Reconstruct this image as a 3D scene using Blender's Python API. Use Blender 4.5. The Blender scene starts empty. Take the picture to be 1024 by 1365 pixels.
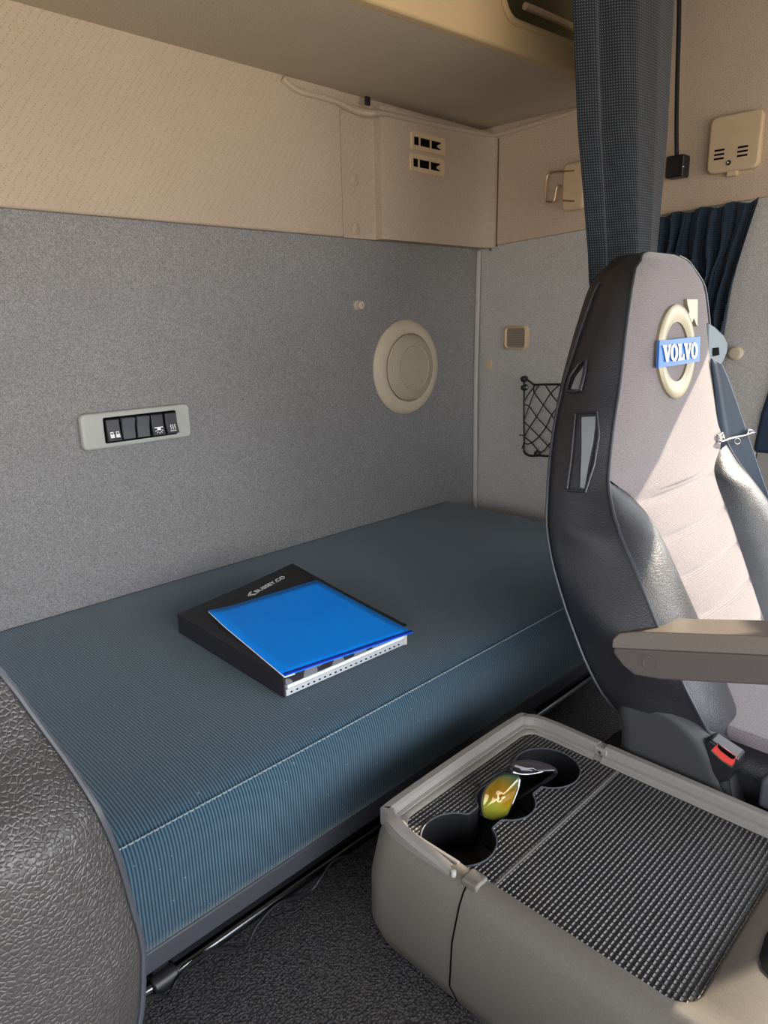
import bpy, bmesh, math, random
import numpy as np
from mathutils import Vector, Matrix
random.seed(7)
C = bpy.context.scene.collection
PI = math.pi
# light and openings of the cab
WIN_TOP, WIN_SILL, WIN_REAR = .327, -.35, .42
GROUND, SKY, WORLD = (.62, .56, .49, 1), (.94, .98, 1.04, 1), 1.6
SUN_E, SUN_D, EXPOSURE = 5.4, (-1, .45, -.74), 1.24
# ---------------------------------------------------------------- camera
R = np.array([[0.704367, -0.709595, -0.018497], [-0.198009, -0.171392, -0.9651], [0.68166, 0.683447, -0.261229]])
FPX = 949.66
ZUP = 0.9                                   # the floor lies 0.9 m below the lens; everything is lifted at the end
def ray(px, py):
    return R.T @ np.array([(px - 512) / FPX, (py - 682.5) / FPX, 1.0])
def at(ax, val, px, py):
    """point on the plane axis = val"""
    v = ray(px, py)
    return v * (val / v[ax])
cam = bpy.data.cameras.new('camera'); cam_o = bpy.data.objects.new('camera', cam); C.objects.link(cam_o)
cam.sensor_fit = 'VERTICAL'; cam.sensor_height = 36; cam.sensor_width = 27; cam.lens = FPX / 1365 * 36
cam.clip_start = 0.02
cam_o.matrix_world = Matrix(((R[0][0], -R[1][0], -R[2][0], 0), (R[0][1], -R[1][1], -R[2][1], 0), (R[0][2], -R[1][2], -R[2][2], 0), (0, 0, 0, 1)))
bpy.context.scene.camera = cam_o

# ---------------------------------------------------------------- materials
def srgb(r, g, b):
    f = lambda c: (c / 255 / 12.92) if c / 255 <= 0.04045 else ((c / 255 + 0.055) / 1.055) ** 2.4
    return (f(r), f(g), f(b), 1)
class N:
    def __init__(s, name, rough=.6, spec=.3, metal=0, sheen=0):
        s.m = bpy.data.materials.new(name); s.m.use_nodes = True
        s.t = s.m.node_tree; s.b = s.t.nodes['Principled BSDF']
        s.b.inputs['Roughness'].default_value = rough
        s.b.inputs['Specular IOR Level'].default_value = spec
        s.b.inputs['Metallic'].default_value = metal
        s.b.inputs['Sheen Weight'].default_value = sheen
        s.tc = s.t.nodes.new('ShaderNodeTexCoord')
    def new(s, t, **k):
        n = s.t.nodes.new(t)
        for a, v in k.items():
            if a in n.inputs: n.inputs[a].default_value = v
            else: setattr(n, a, v)
        return n
    def link(s, a, b): s.t.links.new(a, b)
    def co(s, scale=(1, 1, 1), rot=(0, 0, 0)):
        mp = s.new('ShaderNodeMapping'); mp.inputs['Scale'].default_value = scale; mp.inputs['Rotation'].default_value = rot
        s.link(s.tc.outputs['Object'], mp.inputs['Vector']); return mp.outputs['Vector']
    def noise(s, scale, detail=2, co=None, rough=.5):
        n = s.new('ShaderNodeTexNoise'); n.inputs['Scale'].default_value = scale; n.inputs['Detail'].default_value = detail
        n.inputs['Roughness'].default_value = rough
        s.link(co or s.tc.outputs['Object'], n.inputs['Vector']); return n.outputs['Fac']
    def voro(s, scale, feature='F1', co=None, rnd=1):
        n = s.new('ShaderNodeTexVoronoi'); n.feature = feature; n.inputs['Scale'].default_value = scale; n.inputs['Randomness'].default_value = rnd
        s.link(co or s.tc.outputs['Object'], n.inputs['Vector']); return n.outputs['Distance']
    def math(s, op, a, b=None, c=None):
        n = s.new('ShaderNodeMath'); n.operation = op
        for i, v in enumerate((a, b, c)):
            if v is None: continue
            if isinstance(v, (int, float)): n.inputs[i].default_value = v
            else: s.link(v, n.inputs[i])
        return n.outputs[0]
    def ramp(s, fac, stops):
        n = s.new('ShaderNodeValToRGB'); e = n.color_ramp.elements
        while len(e) < len(stops): e.new(.5)
        for i, (p, c) in enumerate(stops): e[i].position = p; e[i].color = c
        s.link(fac, n.inputs['Fac']); return n.outputs['Color']
    def mix(s, fac, a, b):
        n = s.new('ShaderNodeMix', data_type='RGBA')
        if isinstance(fac, (int, float)): n.inputs[0].default_value = fac
        else: s.link(fac, n.inputs[0])
        for v, i in ((a, 6), (b, 7)):
            if isinstance(v, tuple): n.inputs[i].default_value = v
            else: s.link(v, n.inputs[i])
        return n.outputs[2]
    def col(s, c):
        if isinstance(c, tuple): s.b.inputs['Base Color'].default_value = c
        else: s.link(c, s.b.inputs['Base Color'])
        return s
    def bump(s, h, strength=.3, dist=.001):
        n = s.new('ShaderNodeBump'); n.inputs['Strength'].default_value = strength; n.inputs['Distance'].default_value = dist
        s.link(h, n.inputs['Height']); s.link(n.outputs['Normal'], s.b.inputs['Normal']); return s
def xyz(n, co=None):
    sp = n.new('ShaderNodeSeparateXYZ'); n.link(co or n.tc.outputs['Object'], sp.inputs[0]); return sp.outputs

def felt(name, c1, c2, scale=420):
    n = N(name, .95, .05)
    f = n.noise(scale, 3, rough=.7); g = n.noise(9, 3)
    c = n.ramp(f, [(.36, c1), (.64, c2)])
    c = n.mix(n.math('MULTIPLY', g, .35), c, c1)
    n.col(c); n.bump(f, .35, .0012); return n.m
def cream(name, c1, c2, pit):
    n = N(name, .75, .12)
    v = n.voro(175, co=n.co(rot=(.6, .78, .5)), rnd=.35)
    dots = n.ramp(v, [(.16, (1, 1, 1, 1)), (.34, (0, 0, 0, 1))])
    base = n.mix(n.noise(6, 3), c1, c2)
    base = n.mix(n.math('MULTIPLY', n.noise(600, 2), .25), base, pit)
    c = n.mix(n.math('MULTIPLY', dots, .45), base, pit)
    n.col(c); n.bump(n.math('MULTIPLY', dots, -1.0), .4, .001); return n.m
def plain(name, c, rough=.5, spec=.3, metal=0, grain=0, gscale=300):
    n = N(name, rough, spec, metal)
    if grain:
        f = n.noise(gscale, 3)
        d = tuple(x * (1 - grain) for x in c[:3]) + (1,)
        n.col(n.mix(f, d, c)); n.bump(f, .25, .0006)
    else:
        g = n.noise(30, 2); d = tuple(x * .9 for x in c[:3]) + (1,)
        n.col(n.mix(g, d, c))
    return n.m
def leather(name, c, rough=.42, scale=150, strength=.45):
    n = N(name, rough, .5)
    co = n.co(scale=(1, 1, .8))
    w = n.new('ShaderNodeTexNoise'); w.inputs['Scale'].default_value = 25
    n.link(co, w.inputs['Vector'])
    va = n.new('ShaderNodeVectorMath'); va.operation = 'MULTIPLY_ADD'
    n.link(w.outputs['Color'], va.inputs[0]); va.inputs[1].default_value = (.02, .02, .02); n.link(co, va.inputs[2])
    e = n.voro(scale, 'DISTANCE_TO_EDGE', co=va.outputs[0])
    crk = n.ramp(e, [(0, (0, 0, 0, 1)), (.18, (1, 1, 1, 1))])
    fine = n.noise(600, 2); big = n.noise(14, 3)
    h = n.math('ADD', n.math('ADD', n.math('MULTIPLY', crk, .7), n.math('MULTIPLY', fine, .25)), n.math('MULTIPLY', n.noise(38, 4, co=n.co(scale=(1, 1, .55), rot=(.5, 0, 0))), 3.5))
    d = tuple(x * .6 for x in c[:3]) + (1,)
    n.col(n.mix(n.math('MULTIPLY', n.math('ADD', crk, big), .5), d, c)); n.bump(h, strength, .0016)
    r = n.math('ADD', n.math('MULTIPLY', big, .25), rough - .12); n.link(r, n.b.inputs['Roughness'])
    return n.m

M = {}
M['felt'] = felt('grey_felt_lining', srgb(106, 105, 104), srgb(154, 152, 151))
M['felt_lit_side'] = felt('grey_lining_lit_side', srgb(156, 152, 148), srgb(200, 196, 191))  # same grey felt made lighter, for the light reaching the side wall
M['cream'] = cream('cream_vinyl_lining', srgb(172, 155, 136), srgb(180, 165, 146), srgb(122, 104, 88))
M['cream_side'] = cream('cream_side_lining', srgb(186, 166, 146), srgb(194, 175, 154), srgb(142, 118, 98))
M['bunk_under'] = cream('bunk_lining', srgb(182, 168, 146), srgb(174, 160, 138), srgb(140, 126, 106))
M['plastic_cream'] = plain('cream_plastic', srgb(190, 177, 154), .5, .35)
M['plastic_tan'] = plain('tan_plastic', srgb(196, 172, 140), .5, .35)
M['plastic_grey'] = plain('pale_grey_plastic', srgb(166, 167, 160), .5, .35)
M['black'] = plain('black_plastic', srgb(26, 26, 29), .38, .45)
M['black_matt'] = plain('matt_black_plastic', srgb(34, 34, 38), .65, .25)
M['void'] = plain('dark_opening', srgb(12, 12, 13), .9, .05)
M['dark_grey'] = plain('dark_grey_plastic', srgb(72, 73, 80), .5, .35, 0, .25)
M['base_grey'] = plain('seat_base_plastic', srgb(58, 58, 60), .45, .4, 0, .15, 500)
M['console'] = plain('console_grey_plastic', srgb(112, 107, 100), .5, .4, 0, .35, 420)
M['console_rim'] = plain('console_rim_plastic', srgb(134, 130, 126), .42, .4, 0, .2, 500)
M['metal'] = plain('bright_steel', srgb(205, 205, 205), .25, .5, 1)
M['wire'] = plain('hook_wire_steel', srgb(205, 175, 140), .3, .5, 1)
M['leather'] = leather('black_leather', srgb(34, 34, 39), .42, 260, .2)
def pebble_leather():
    n = N('black_pebbled_leather', .4, .55)
    w = n.new('ShaderNodeTexNoise'); w.inputs['Scale'].default_value = 40
    n.link(n.tc.outputs['Object'], w.inputs['Vector'])
    va = n.new('ShaderNodeVectorMath'); va.operation = 'MULTIPLY_ADD'
    n.link(w.outputs['Color'], va.inputs[0]); va.inputs[1].default_value = (.005, .005, .005); n.link(n.tc.outputs['Object'], va.inputs[2])
    e = n.ramp(n.voro(235, 'DISTANCE_TO_EDGE', co=va.outputs[0]), [(0, (0, 0, 0, 1)), (.22, (1, 1, 1, 1))]); g = n.noise(16, 3)
    h = n.math('ADD', n.math('MULTIPLY', e, .7), n.math('MULTIPLY', n.noise(500, 2), .15))
    n.col(n.mix(n.math('MULTIPLY', g, .6), srgb(58, 55, 54), srgb(38, 37, 38))); n.bump(h, .45, .0014)
    n.link(n.math('ADD', n.math('MULTIPLY', g, .22), .26), n.b.inputs['Roughness']); return n.m
M['leather_near'] = pebble_leather()
M['piping'] = plain('leather_piping', srgb(52, 55, 62), .4, .5)
M['armrest'] = plain('armrest_plastic', srgb(92, 86, 82), .5, .35, 0, .2, 260)
M['armrest_top'] = plain('armrest_pad_vinyl', srgb(118, 109, 101), .5, .35, 0, .2, 260)
M['white'] = plain('white_print_and_glint', srgb(236, 236, 236), .6, .2)
M['silver_print'] = plain('silver_print', srgb(190, 192, 196), .45, .4)
M['red'] = plain('red_button_plastic', srgb(226, 74, 66), .4, .4)
M['paper'] = plain('white_paper', srgb(232, 234, 238), .7, .2)
M['cover_black'] = plain('binder_black_card', srgb(33, 31, 35), .45, .35, 0, .15, 400)
M['stitch'] = plain('pale_thread', srgb(142, 156, 162), .8, .1)
M['emblem'] = plain('emblem_silver_gold', srgb(150, 142, 116), .38, .5, .3)
M['emblem_blue'] = plain('emblem_blue', srgb(40, 104, 182), .4, .4)
M['grey_insert'] = plain('grey_insert_plastic', srgb(112, 116, 118), .55, .3)
M['belt_guide'] = plain('belt_guide_plastic', srgb(98, 112, 120), .5, .35)
M['floor_base'] = plain('grey_box_plastic', srgb(44, 44, 48), .6, .2)
M['outside'] = plain('cab_shell', srgb(150, 146, 140), .8, .2)

def seat_fabric():
    n = N('grey_seat_fabric', .9, .08, sheen=.3)
    f = n.noise(520, 3, rough=.75); g = n.noise(12, 3)
    o = xyz(n)
    w = n.math('MULTIPLY', n.math('ADD', n.math('SINE', n.math('MULTIPLY', o[2], 2600)), 1), .12)
    c = n.ramp(n.math('ADD', f, w), [(.42, srgb(90, 84, 90)), (.78, srgb(134, 126, 125))])
    n.col(n.mix(n.math('MULTIPLY', g, .3), c, srgb(98, 92, 95))); n.bump(f, .35, .001); return n.m
M['seat_fabric'] = seat_fabric()
def bunk_fabric():
    n = N('blue_ribbed_bunk_fabric', .85, .12, sheen=.25)
    o = xyz(n)
    s = n.math('MULTIPLY', n.math('ADD', n.math('SINE', n.math('MULTIPLY', o[0], 2 * PI / .0047)), 1), .5)
    f = n.noise(700, 2); g = n.noise(5, 4)
    c = n.ramp(s, [(.15, srgb(26, 46, 60)), (.85, srgb(74, 102, 118))])
    c = n.mix(n.math('MULTIPLY', g, .45), c, srgb(36, 56, 70))
    v = n.voro(52, rnd=1); sp = n.ramp(v, [(.05, (1, 1, 1, 1)), (.075, (0, 0, 0, 1))])
    c = n.mix(n.math('MULTIPLY', sp, .35), c, srgb(160, 180, 188))
    n.col(c); n.bump(n.math('ADD', s, n.math('MULTIPLY', f, .3)), .5, .0012); return n.m
M['bunk_fabric'] = bunk_fabric()
def curtain_fabric(name, c1, c2, scale):
    n = N(name, .9, .06, sheen=.2)
    uv = n.tc.outputs['UV']
    sp = n.new('ShaderNodeSeparateXYZ'); n.link(uv, sp.inputs[0])
    u, v = sp.outputs[0], sp.outputs[1]
    a = n.math('SINE', n.math('MULTIPLY', n.math('ADD', u, v), scale)); b = n.math('SINE', n.math('MULTIPLY', n.math('SUBTRACT', u, v), scale))
    d = n.math('MULTIPLY', a, b)
    c = n.ramp(n.math('MULTIPLY', n.math('ADD', d, 1), .5), [(.62, c1), (.95, c2)])
    n.col(n.mix(n.math('MULTIPLY', n.noise(300), .3), c, c1)); n.bump(d, .35, .001); return n.m
M['curtain'] = curtain_fabric('charcoal_dotted_curtain', srgb(33, 36, 41), srgb(92, 97, 101), 2 * PI / .0098)
M['curtain_blue'] = curtain_fabric('blue_dotted_curtain', srgb(30, 42, 56), srgb(62, 78, 90), 2 * PI / .011)
def mat_rubber():
    n = N('black_ribbed_rubber', .38, .5)
    o = xyz(n)
    row = n.math('MULTIPLY', o[1], 2 * PI / .0066)
    a = n.math('POWER', n.math('MULTIPLY', n.math('ADD', n.math('SINE', row), 1), .5), 2.2)
    b = n.math('MULTIPLY', n.math('ADD', n.math('SINE', n.math('MULTIPLY', o[0], 2 * PI / .0076)), 1), .5)
    b = n.ramp(b, [(.02, (0, 0, 0, 1)), (.2, (1, 1, 1, 1))])
    h = n.math('MULTIPLY', a, b)
    n.col(n.mix(h, srgb(16, 16, 18), srgb(112, 111, 112))); n.bump(h, .9, .003)  # bead tops lightened in colour to stand for their highlights
    n.link(n.math('SUBTRACT', .55, n.math('MULTIPLY', h, .3)), n.b.inputs['Roughness']); return n.m
M['mat'] = mat_rubber()
def floor_rubber():
    n = N('black_pebbled_floor_mat', .45, .45)
    e = n.voro(250, 'F1', rnd=.9); g = n.noise(8, 3)
    c = n.ramp(e, [(.1, srgb(112, 110, 112)), (.65, srgb(50, 49, 51))])
    n.col(n.mix(n.math('MULTIPLY', g, .4), c, srgb(72, 70, 70))); n.bump(n.math('MULTIPLY', e, -1), .7, .003); return n.m
M['floor'] = floor_rubber()
def blue_plastic():
    n = N('bright_blue_plastic', .5, .2)
    g = n.noise(6, 2)
    n.col(n.mix(g, srgb(0, 132, 244), srgb(0, 146, 253))); n.bump(n.noise(10, 3), .25, .004); return n.m
M['blue'] = blue_plastic()
M['blue_edge'] = plain('dark_blue_seam', srgb(18, 52, 190), .5, .3)
def dotted():
    n = N('black_card_with_grey_spots', .4, .3)
    o = xyz(n)
    cb = n.new('ShaderNodeCombineXYZ'); n.link(o[0], cb.inputs[0]); n.link(n.math('MULTIPLY', o[2], .9), cb.inputs[1])
    v = n.new('ShaderNodeTexVoronoi'); v.voronoi_dimensions = '2D'; v.inputs['Scale'].default_value = 26; v.inputs['Randomness'].default_value = .75
    n.link(cb.outputs[0], v.inputs['Vector'])
    n.col(n.ramp(v.outputs['Distance'], [(.36, srgb(112, 112, 116)), (.40, srgb(40, 38, 42))])); return n.m
M['dotted'] = dotted()
def sleeve():
    n = N('clear_sleeve_edges', .3, .5)
    o = xyz(n)
    a = n.math('MULTIPLY', n.math('ADD', n.math('SINE', n.math('MULTIPLY', o[2], 2 * PI / .0022)), 1), .5)
    n.col(n.mix(a, srgb(150, 154, 158), srgb(205, 208, 212))); n.bump(a, .4, .0006); return n.m
M['sleeve'] = sleeve()
def lens_mat():
    n = N('yellow_green_mirror_lens', .08, .8)
    o = xyz(n); lw = n.math('ADD', n.math('MULTIPLY', n.math('ADD', o[2], n.math('MULTIPLY', o[0], .5)), 11), n.math('MULTIPLY', n.noise(30, 2), .25))
    n.col(n.ramp(lw, [(-.0, srgb(150, 150, 50)), (.12, srgb(150, 110, 20)), (.38, srgb(120, 96, 20)), (.55, srgb(50, 80, 50))]))
    n.b.inputs['Metallic'].default_value = .3; n.b.inputs['Coat Weight'].default_value = .6; return n.m
M['lens'] = lens_mat()
M['lens_dark'] = plain('smoke_lens', srgb(70, 66, 70), .06, .8, .6)
def grille():
    n = N('speaker_grille', .6, .25)
    o = xyz(n)
    r = n.math('SQRT', n.math('ADD', n.math('POWER', o[0], 2), n.math('POWER', o[2], 2)))
    s = n.math('MULTIPLY', n.math('ADD', n.math('SINE', n.math('MULTIPLY', r, 2 * PI / .0042)), 1), .5)
    n.col(n.mix(s, srgb(146, 137, 118), srgb(188, 177, 154))); n.bump(s, .6, .0012); return n.m
M['grille'] = grille()
def ribbed_lens():
    n = N('ribbed_lamp_lens', .25, .5)
    o = xyz(n)
    s = n.math('MULTIPLY', n.math('ADD', n.math('SINE', n.math('MULTIPLY', o[2], 2 * PI / .0035)), 1), .5)
    n.col(n.mix(s, srgb(96, 86, 74), srgb(160, 148, 130))); n.bump(s, .5, .001); return n.m
M['lamp_lens'] = ribbed_lens()
M['webbing'] = plain('blue_grey_webbing', srgb(46, 57, 70), .7, .2, 0, .25, 600)
M['sill'] = plain('blue_door_seal', srgb(44, 58, 76), .6, .2)

# ---------------------------------------------------------------- mesh helpers
class MB:
    def __init__(s): s.v = []; s.f = []; s.uv = {}
    def add(s, vs, fs):
        o = len(s.v); s.v += [tuple(float(c) for c in p) for p in vs]; s.f += [tuple(i + o for i in f) for f in fs]; return s
    def grid(s, rows, close_u=False, close_v=False, caps=False, uv=None):
        nr, nc = len(rows), len(rows[0]); vs = [p for r in rows for p in r]; fs = []
        o = len(s.v)
        for i in range(nr if close_v else nr - 1):
            for j in range(nc if close_u else nc - 1):
                fs.append((i * nc + j, i * nc + (j + 1) % nc, ((i + 1) % nr) * nc + (j + 1) % nc, ((i + 1) % nr) * nc + j))
        if caps: fs += [tuple(range(nc))[::-1], tuple((nr - 1) * nc + j for j in range(nc))]
        s.add(vs, fs)
        if uv:
            for i in range(nr):
                for j in range(nc): s.uv[o + i * nc + j] = uv[i][j]
        return s
    def box(s, a, b):
        x0, y0, z0 = a; x1, y1, z1 = b
        vs = [(x0, y0, z0), (x1, y0, z0), (x1, y1, z0), (x0, y1, z0), (x0, y0, z1), (x1, y0, z1), (x1, y1, z1), (x0, y1, z1)]
        return s.add(vs, [(0, 3, 2, 1), (4, 5, 6, 7), (0, 1, 5, 4), (1, 2, 6, 5), (2, 3, 7, 6), (3, 0, 4, 7)])
    def prism(s, pts, d):
        """closed loop of 3-D points pushed along vector d"""
        n = len(pts); q = [tuple(np.array(p) + np.array(d)) for p in pts]
        return s.add(list(pts) + q, [tuple(range(n))[::-1], tuple(range(n, 2 * n))] + [(i, (i + 1) % n, n + (i + 1) % n, n + i) for i in range(n)])
    def tube(s, pts, r, k=8, caps=True, closed=False):
        P = [np.array(p, float) for p in pts]; n = len(P); rows = []
        t0 = P[1] - P[0]; up = np.array([0, 0, 1.]) if abs(t0[2]) < .9 * np.linalg.norm(t0) else np.array([1., 0, 0])
        for i in range(n):
            a = P[(i - 1) % n] if (closed or i > 0) else P[0]; b = P[(i + 1) % n] if (closed or i < n - 1) else P[-1]
            t = b - a; t /= np.linalg.norm(t) + 1e-12
            up = up - t * np.dot(up, t); up /= np.linalg.norm(up) + 1e-12
            sd = np.cross(t, up); rr = r[i] if hasattr(r, '__len__') else r
            rows.append([P[i] + rr * (math.cos(2 * PI * j / k) * up + math.sin(2 * PI * j / k) * sd) for j in range(k)])
        return s.grid(rows, close_u=True, close_v=closed, caps=caps and not closed)
    def lathe(s, prof, c, axis, k=48):
        """prof: list of (radius, offset along axis)"""
        a = np.array(axis, float); a /= np.linalg.norm(a)
        u = np.cross(a, [0, 0, 1.]) if abs(a[2]) < .9 else np.array([1., 0, 0]); u /= np.linalg.norm(u); w = np.cross(a, u)
        rows = [[np.array(c) + a * h + r * (math.cos(2 * PI * j / k) * u + math.sin(2 * PI * j / k) * w) for j in range(k)] for r, h in prof]
        return s.grid(rows, close_u=True, caps=True)
def smoothpath(pts, n=8):
    P = [np.array(p, float) for p in pts]; out = []
    for i in range(len(P) - 1):
        p0 = P[max(i - 1, 0)]; p1 = P[i]; p2 = P[i + 1]; p3 = P[min(i + 2, len(P) - 1)]
        for j in range(n):
            t = j / n
            out.append(.5 * ((2 * p1) + (-p0 + p2) * t + (2 * p0 - 5 * p1 + 4 * p2 - p3) * t * t + (-p0 + 3 * p1 - 3 * p2 + p3) * t ** 3))
    out.append(P[-1]); return out
def rrect(cx, cy, w, h, r, k=6):
    out = []
    for sx, sy, a0 in ((1, 1, 0), (-1, 1, 90), (-1, -1, 180), (1, -1, 270)):
        for i in range(k + 1):
            a = math.radians(a0 + 90 * i / k); out.append((cx + sx * (w / 2 - r) + r * math.cos(a), cy + sy * (h / 2 - r) + r * math.sin(a)))
    return out
def root_of(o):
    while o.parent: o = o.parent
    return o
def obj(name, mb, mat, parent=None, bevel=0, sub=0, solid=0, smooth=True, seg=3, angle=40, kind=None, label=None, org=None):
    me = bpy.data.meshes.new(name)
    if parent is not None: off = np.array(root_of(parent)['_loc'])
    elif org is not None: off = np.array(org, float)
    else:
        a = np.array(mb.v); off = np.array([(a[:, 0].min() + a[:, 0].max()) / 2, (a[:, 1].min() + a[:, 1].max()) / 2, a[:, 2].min()])
    me.from_pydata([tuple(np.array(p) - off) for p in mb.v], [], mb.f)
    if mb.uv:
        ul = me.uv_layers.new(name='UVMap')
        for l in me.loops: ul.data[l.index].uv = mb.uv.get(l.vertex_index, (0, 0))
    bm = bmesh.new(); bm.from_mesh(me); bmesh.ops.recalc_face_normals(bm, faces=bm.faces); bm.to_mesh(me); bm.free()
    me.materials.append(mat)
    o = bpy.data.objects.new(name, me); C.objects.link(o)
    if smooth: me.shade_smooth()
    if solid:
        md = o.modifiers.new('thick', 'SOLIDIFY'); md.thickness = solid; md.offset = 0
    if bevel:
        md = o.modifiers.new('edge', 'BEVEL'); md.width = bevel; md.segments = seg; md.limit_method = 'ANGLE'; md.angle_limit = math.radians(angle); md.harden_normals = True
    elif smooth and not sub:
        try: me.set_sharp_from_angle(angle=math.radians(angle))
        except Exception: pass
    if sub:
        md = o.modifiers.new('sub', 'SUBSURF'); md.levels = sub; md.render_levels = sub
    if parent is not None: o.parent = parent
    else: o.location = off; o['_loc'] = [float(x) for x in off]
    if kind: o['kind'] = kind
    if label: o['label'] = label
    return o
def tag(o, label, cat, group=None):
    o['label'] = label; o['category'] = cat
    if group: o['group'] = group
    return o
def thing(name, label, cat, loc, group=None):
    o = bpy.data.objects.new(name, None); C.objects.link(o); o.empty_display_size = .05
    o.location = tuple(float(x) for x in loc); o['_loc'] = [float(x) for x in loc]
    return tag(o, label, cat, group)
def text_mesh(name, body, mat, parent, size, origin, ux, uy, depth=.0004, bold=0):
    cu = bpy.data.curves.new(name, 'FONT'); cu.body = body; cu.size = size; cu.extrude = depth; cu.offset = bold
    cu.align_x = 'CENTER'; cu.align_y = 'CENTER'
    t = bpy.data.objects.new(name + '_tmp', cu); C.objects.link(t)
    bpy.context.view_layer.update()
    dg = bpy.context.evaluated_depsgraph_get(); me = bpy.data.meshes.new_from_object(t.evaluated_get(dg))
    ux = np.array(ux, float); ux /= np.linalg.norm(ux); uy = np.array(uy, float); uy -= ux * np.dot(ux, uy); uy /= np.linalg.norm(uy); nz = np.cross(ux, uy)
    mb = MB(); mb.add([np.array(origin) + ux * v.co.x + uy * v.co.y + nz * v.co.z for v in me.vertices], [tuple(p.vertices) for p in me.polygons])
    bpy.data.objects.remove(t); bpy.data.meshes.remove(me); bpy.data.curves.remove(cu)
    return obj(name, mb, mat, parent, smooth=False)

# ---------------------------------------------------------------- the cab shell
BW, RW, FL = 1.508, 1.965, -0.9
SEAM = lambda y: .215 + max(0, (1.45 - y)) * .062      # lower edge of the cream lining on the side wall
obj('floor', MB().box((-.9, -1.3, FL - .05), (2.1, 1.6, FL)), M['floor'], kind='structure', smooth=False)
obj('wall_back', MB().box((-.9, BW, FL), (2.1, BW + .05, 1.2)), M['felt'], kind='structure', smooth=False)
wr = MB().prism([(RW, .62, FL), (RW, BW, FL), (RW, BW, .5), (RW, .455, .5), (RW, .60, -.25)], (.05, 0, 0))
wall_right = obj('wall_right', wr, M['felt_lit_side'], kind='structure', smooth=False)
# cream lining of the side wall, running forward over the door window as its header
HZ = 0.0
pts = [(RW - .012, BW, SEAM(BW)), (RW - .012, .44, SEAM(.44)), (RW - .012, .42, WIN_TOP), (RW - .012, -1.3, WIN_TOP), (RW - .012, -1.3, 1.2), (RW - .012, BW, 1.2)]
obj('trim_11', MB().prism(pts, (.03, 0, 0)), M['cream_side'], kind='structure', bevel=.005)
# door: lower panel, window opening, and an added pillar that blocks sun
dm = MB().box((RW + .0, -1.3, FL), (RW + .06, .60, WIN_SILL))
obj('door_1', dm, M['outside'], kind='structure', smooth=False)
obj('trim_1', MB().prism([(RW - .011, y, z) for y, z in ((.46, .5), (.602, -.25), (.61, WIN_SILL), (.41, WIN_SILL), (.29, .5))], (.05, 0, 0)), M['sill'], kind='structure', bevel=.012)
obj('trim_sun_block', MB().prism([(RW - .02, y, z) for y, z in ((-.40, WIN_SILL), (.09, WIN_SILL), (.06, .02), (-.05, .21), (-.19, WIN_TOP), (-.19, .5), (-.40, .5))], (.07, 0, 0)), M['outside'], kind='structure', bevel=.012)  # unseen pillar and gusset, shaped to keep the sun off the console
obj('wall_front', MB().box((-.9, -1.35, FL), (2.1, -1.3, -.6)), M['outside'], kind='structure', smooth=False)
obj('wall_left', MB().box((-.97, -1.3, .36), (-.93, 1.6, 1.2)), M['outside'], kind='structure', smooth=False)  # only an unseen header over the door, added to cut high sky light
obj('trim_10', MB().box((-.93, -1.3, .42), (2.1, -1.1, 1.2)), M['outside'], kind='structure', bevel=.02)  # unseen windshield header, added to darken the upper walls
obj('ceiling', MB().box((-.95, -1.3, 1.15), (2.1, 1.6, 1.2)), M['outside'], kind='structure', smooth=False)
# long cream panel over the bunk and the stepped corner panel beside it
cp = at(1, BW - .018, 456, 200)[0]
obj('trim_2', MB().box((-.9, BW - .018, .212), (cp, BW + .002, .60)), M['cream'], kind='structure', bevel=.007)
xs = [cp + .001, at(1, 1.497, 495, 200)[0], at(1, 1.462, 511, 200)[0], at(1, 1.462, 628, 200)[0]]
prof = [(xs[0], BW), (xs[0], 1.495), (xs[1] - .01, 1.495), (xs[1] + .004, 1.49), (xs[2] - .006, 1.466), (xs[2] + .008, 1.462), (xs[3] - .02, 1.462)]
for i in range(9):
    a = i / 8 * PI / 2; prof.append((xs[3] + (RW - .008 - xs[3]) * math.sin(a), 1.462 - .03 * (1 - math.cos(a))))
prof.append((RW - .008, BW))
rows = [[(x, y, z) for x, y in prof] for z in (.212, .216, .4, .535, .54)]
corner = obj('trim_3', MB().grid(rows, close_u=True, caps=True), M['cream'], kind='structure', angle=50)
obj('trim_8', MB().box((cp - .02, 1.492, .535), (RW - .01, BW - .0005, .60)), M['cream'], kind='structure', smooth=False)
obj('trim_9', MB().tube([(RW - .0115, 1.4315, .215), (RW - .0115, 1.4315, .525)], .0028, 6), plain('dark_seam_line', srgb(96, 82, 66), .8, .1), kind='structure')  # thin dark line along the seam of the corner panel
# rolled top edge of the lining
bead = [at(1, 1.488, *p) for p in ((376, 104), (384, 112), (398, 121), (420, 127), (445, 134), (460, 141), (476, 148))] + [at(1, 1.462, *p) for p in ((495, 151), (511, 151), (530, 155), (580, 166), (625, 175))]
bead += [at(0, RW - .014, *p) for p in ((657, 181),)]
obj('trim_4', MB().tube(smoothpath(bead, 5), .0085), M['cream'], kind='structure')
obj('trim_5', MB().tube(smoothpath([at(0, RW - .014, *p) for p in ((657, 181), (690, 172), (730, 160), (775, 146), (830, 130))], 4), .0085), M['cream_side'], kind='structure')
obj('trim_6', MB().tube([at(1, BW - .004, 638.5, 335), at(1, BW - .004, 634, 500), (RW - .008, BW - .004, -.66)], .0085), plain('corner_trim_plastic', srgb(170, 166, 160), .5, .3), kind='structure')

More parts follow.
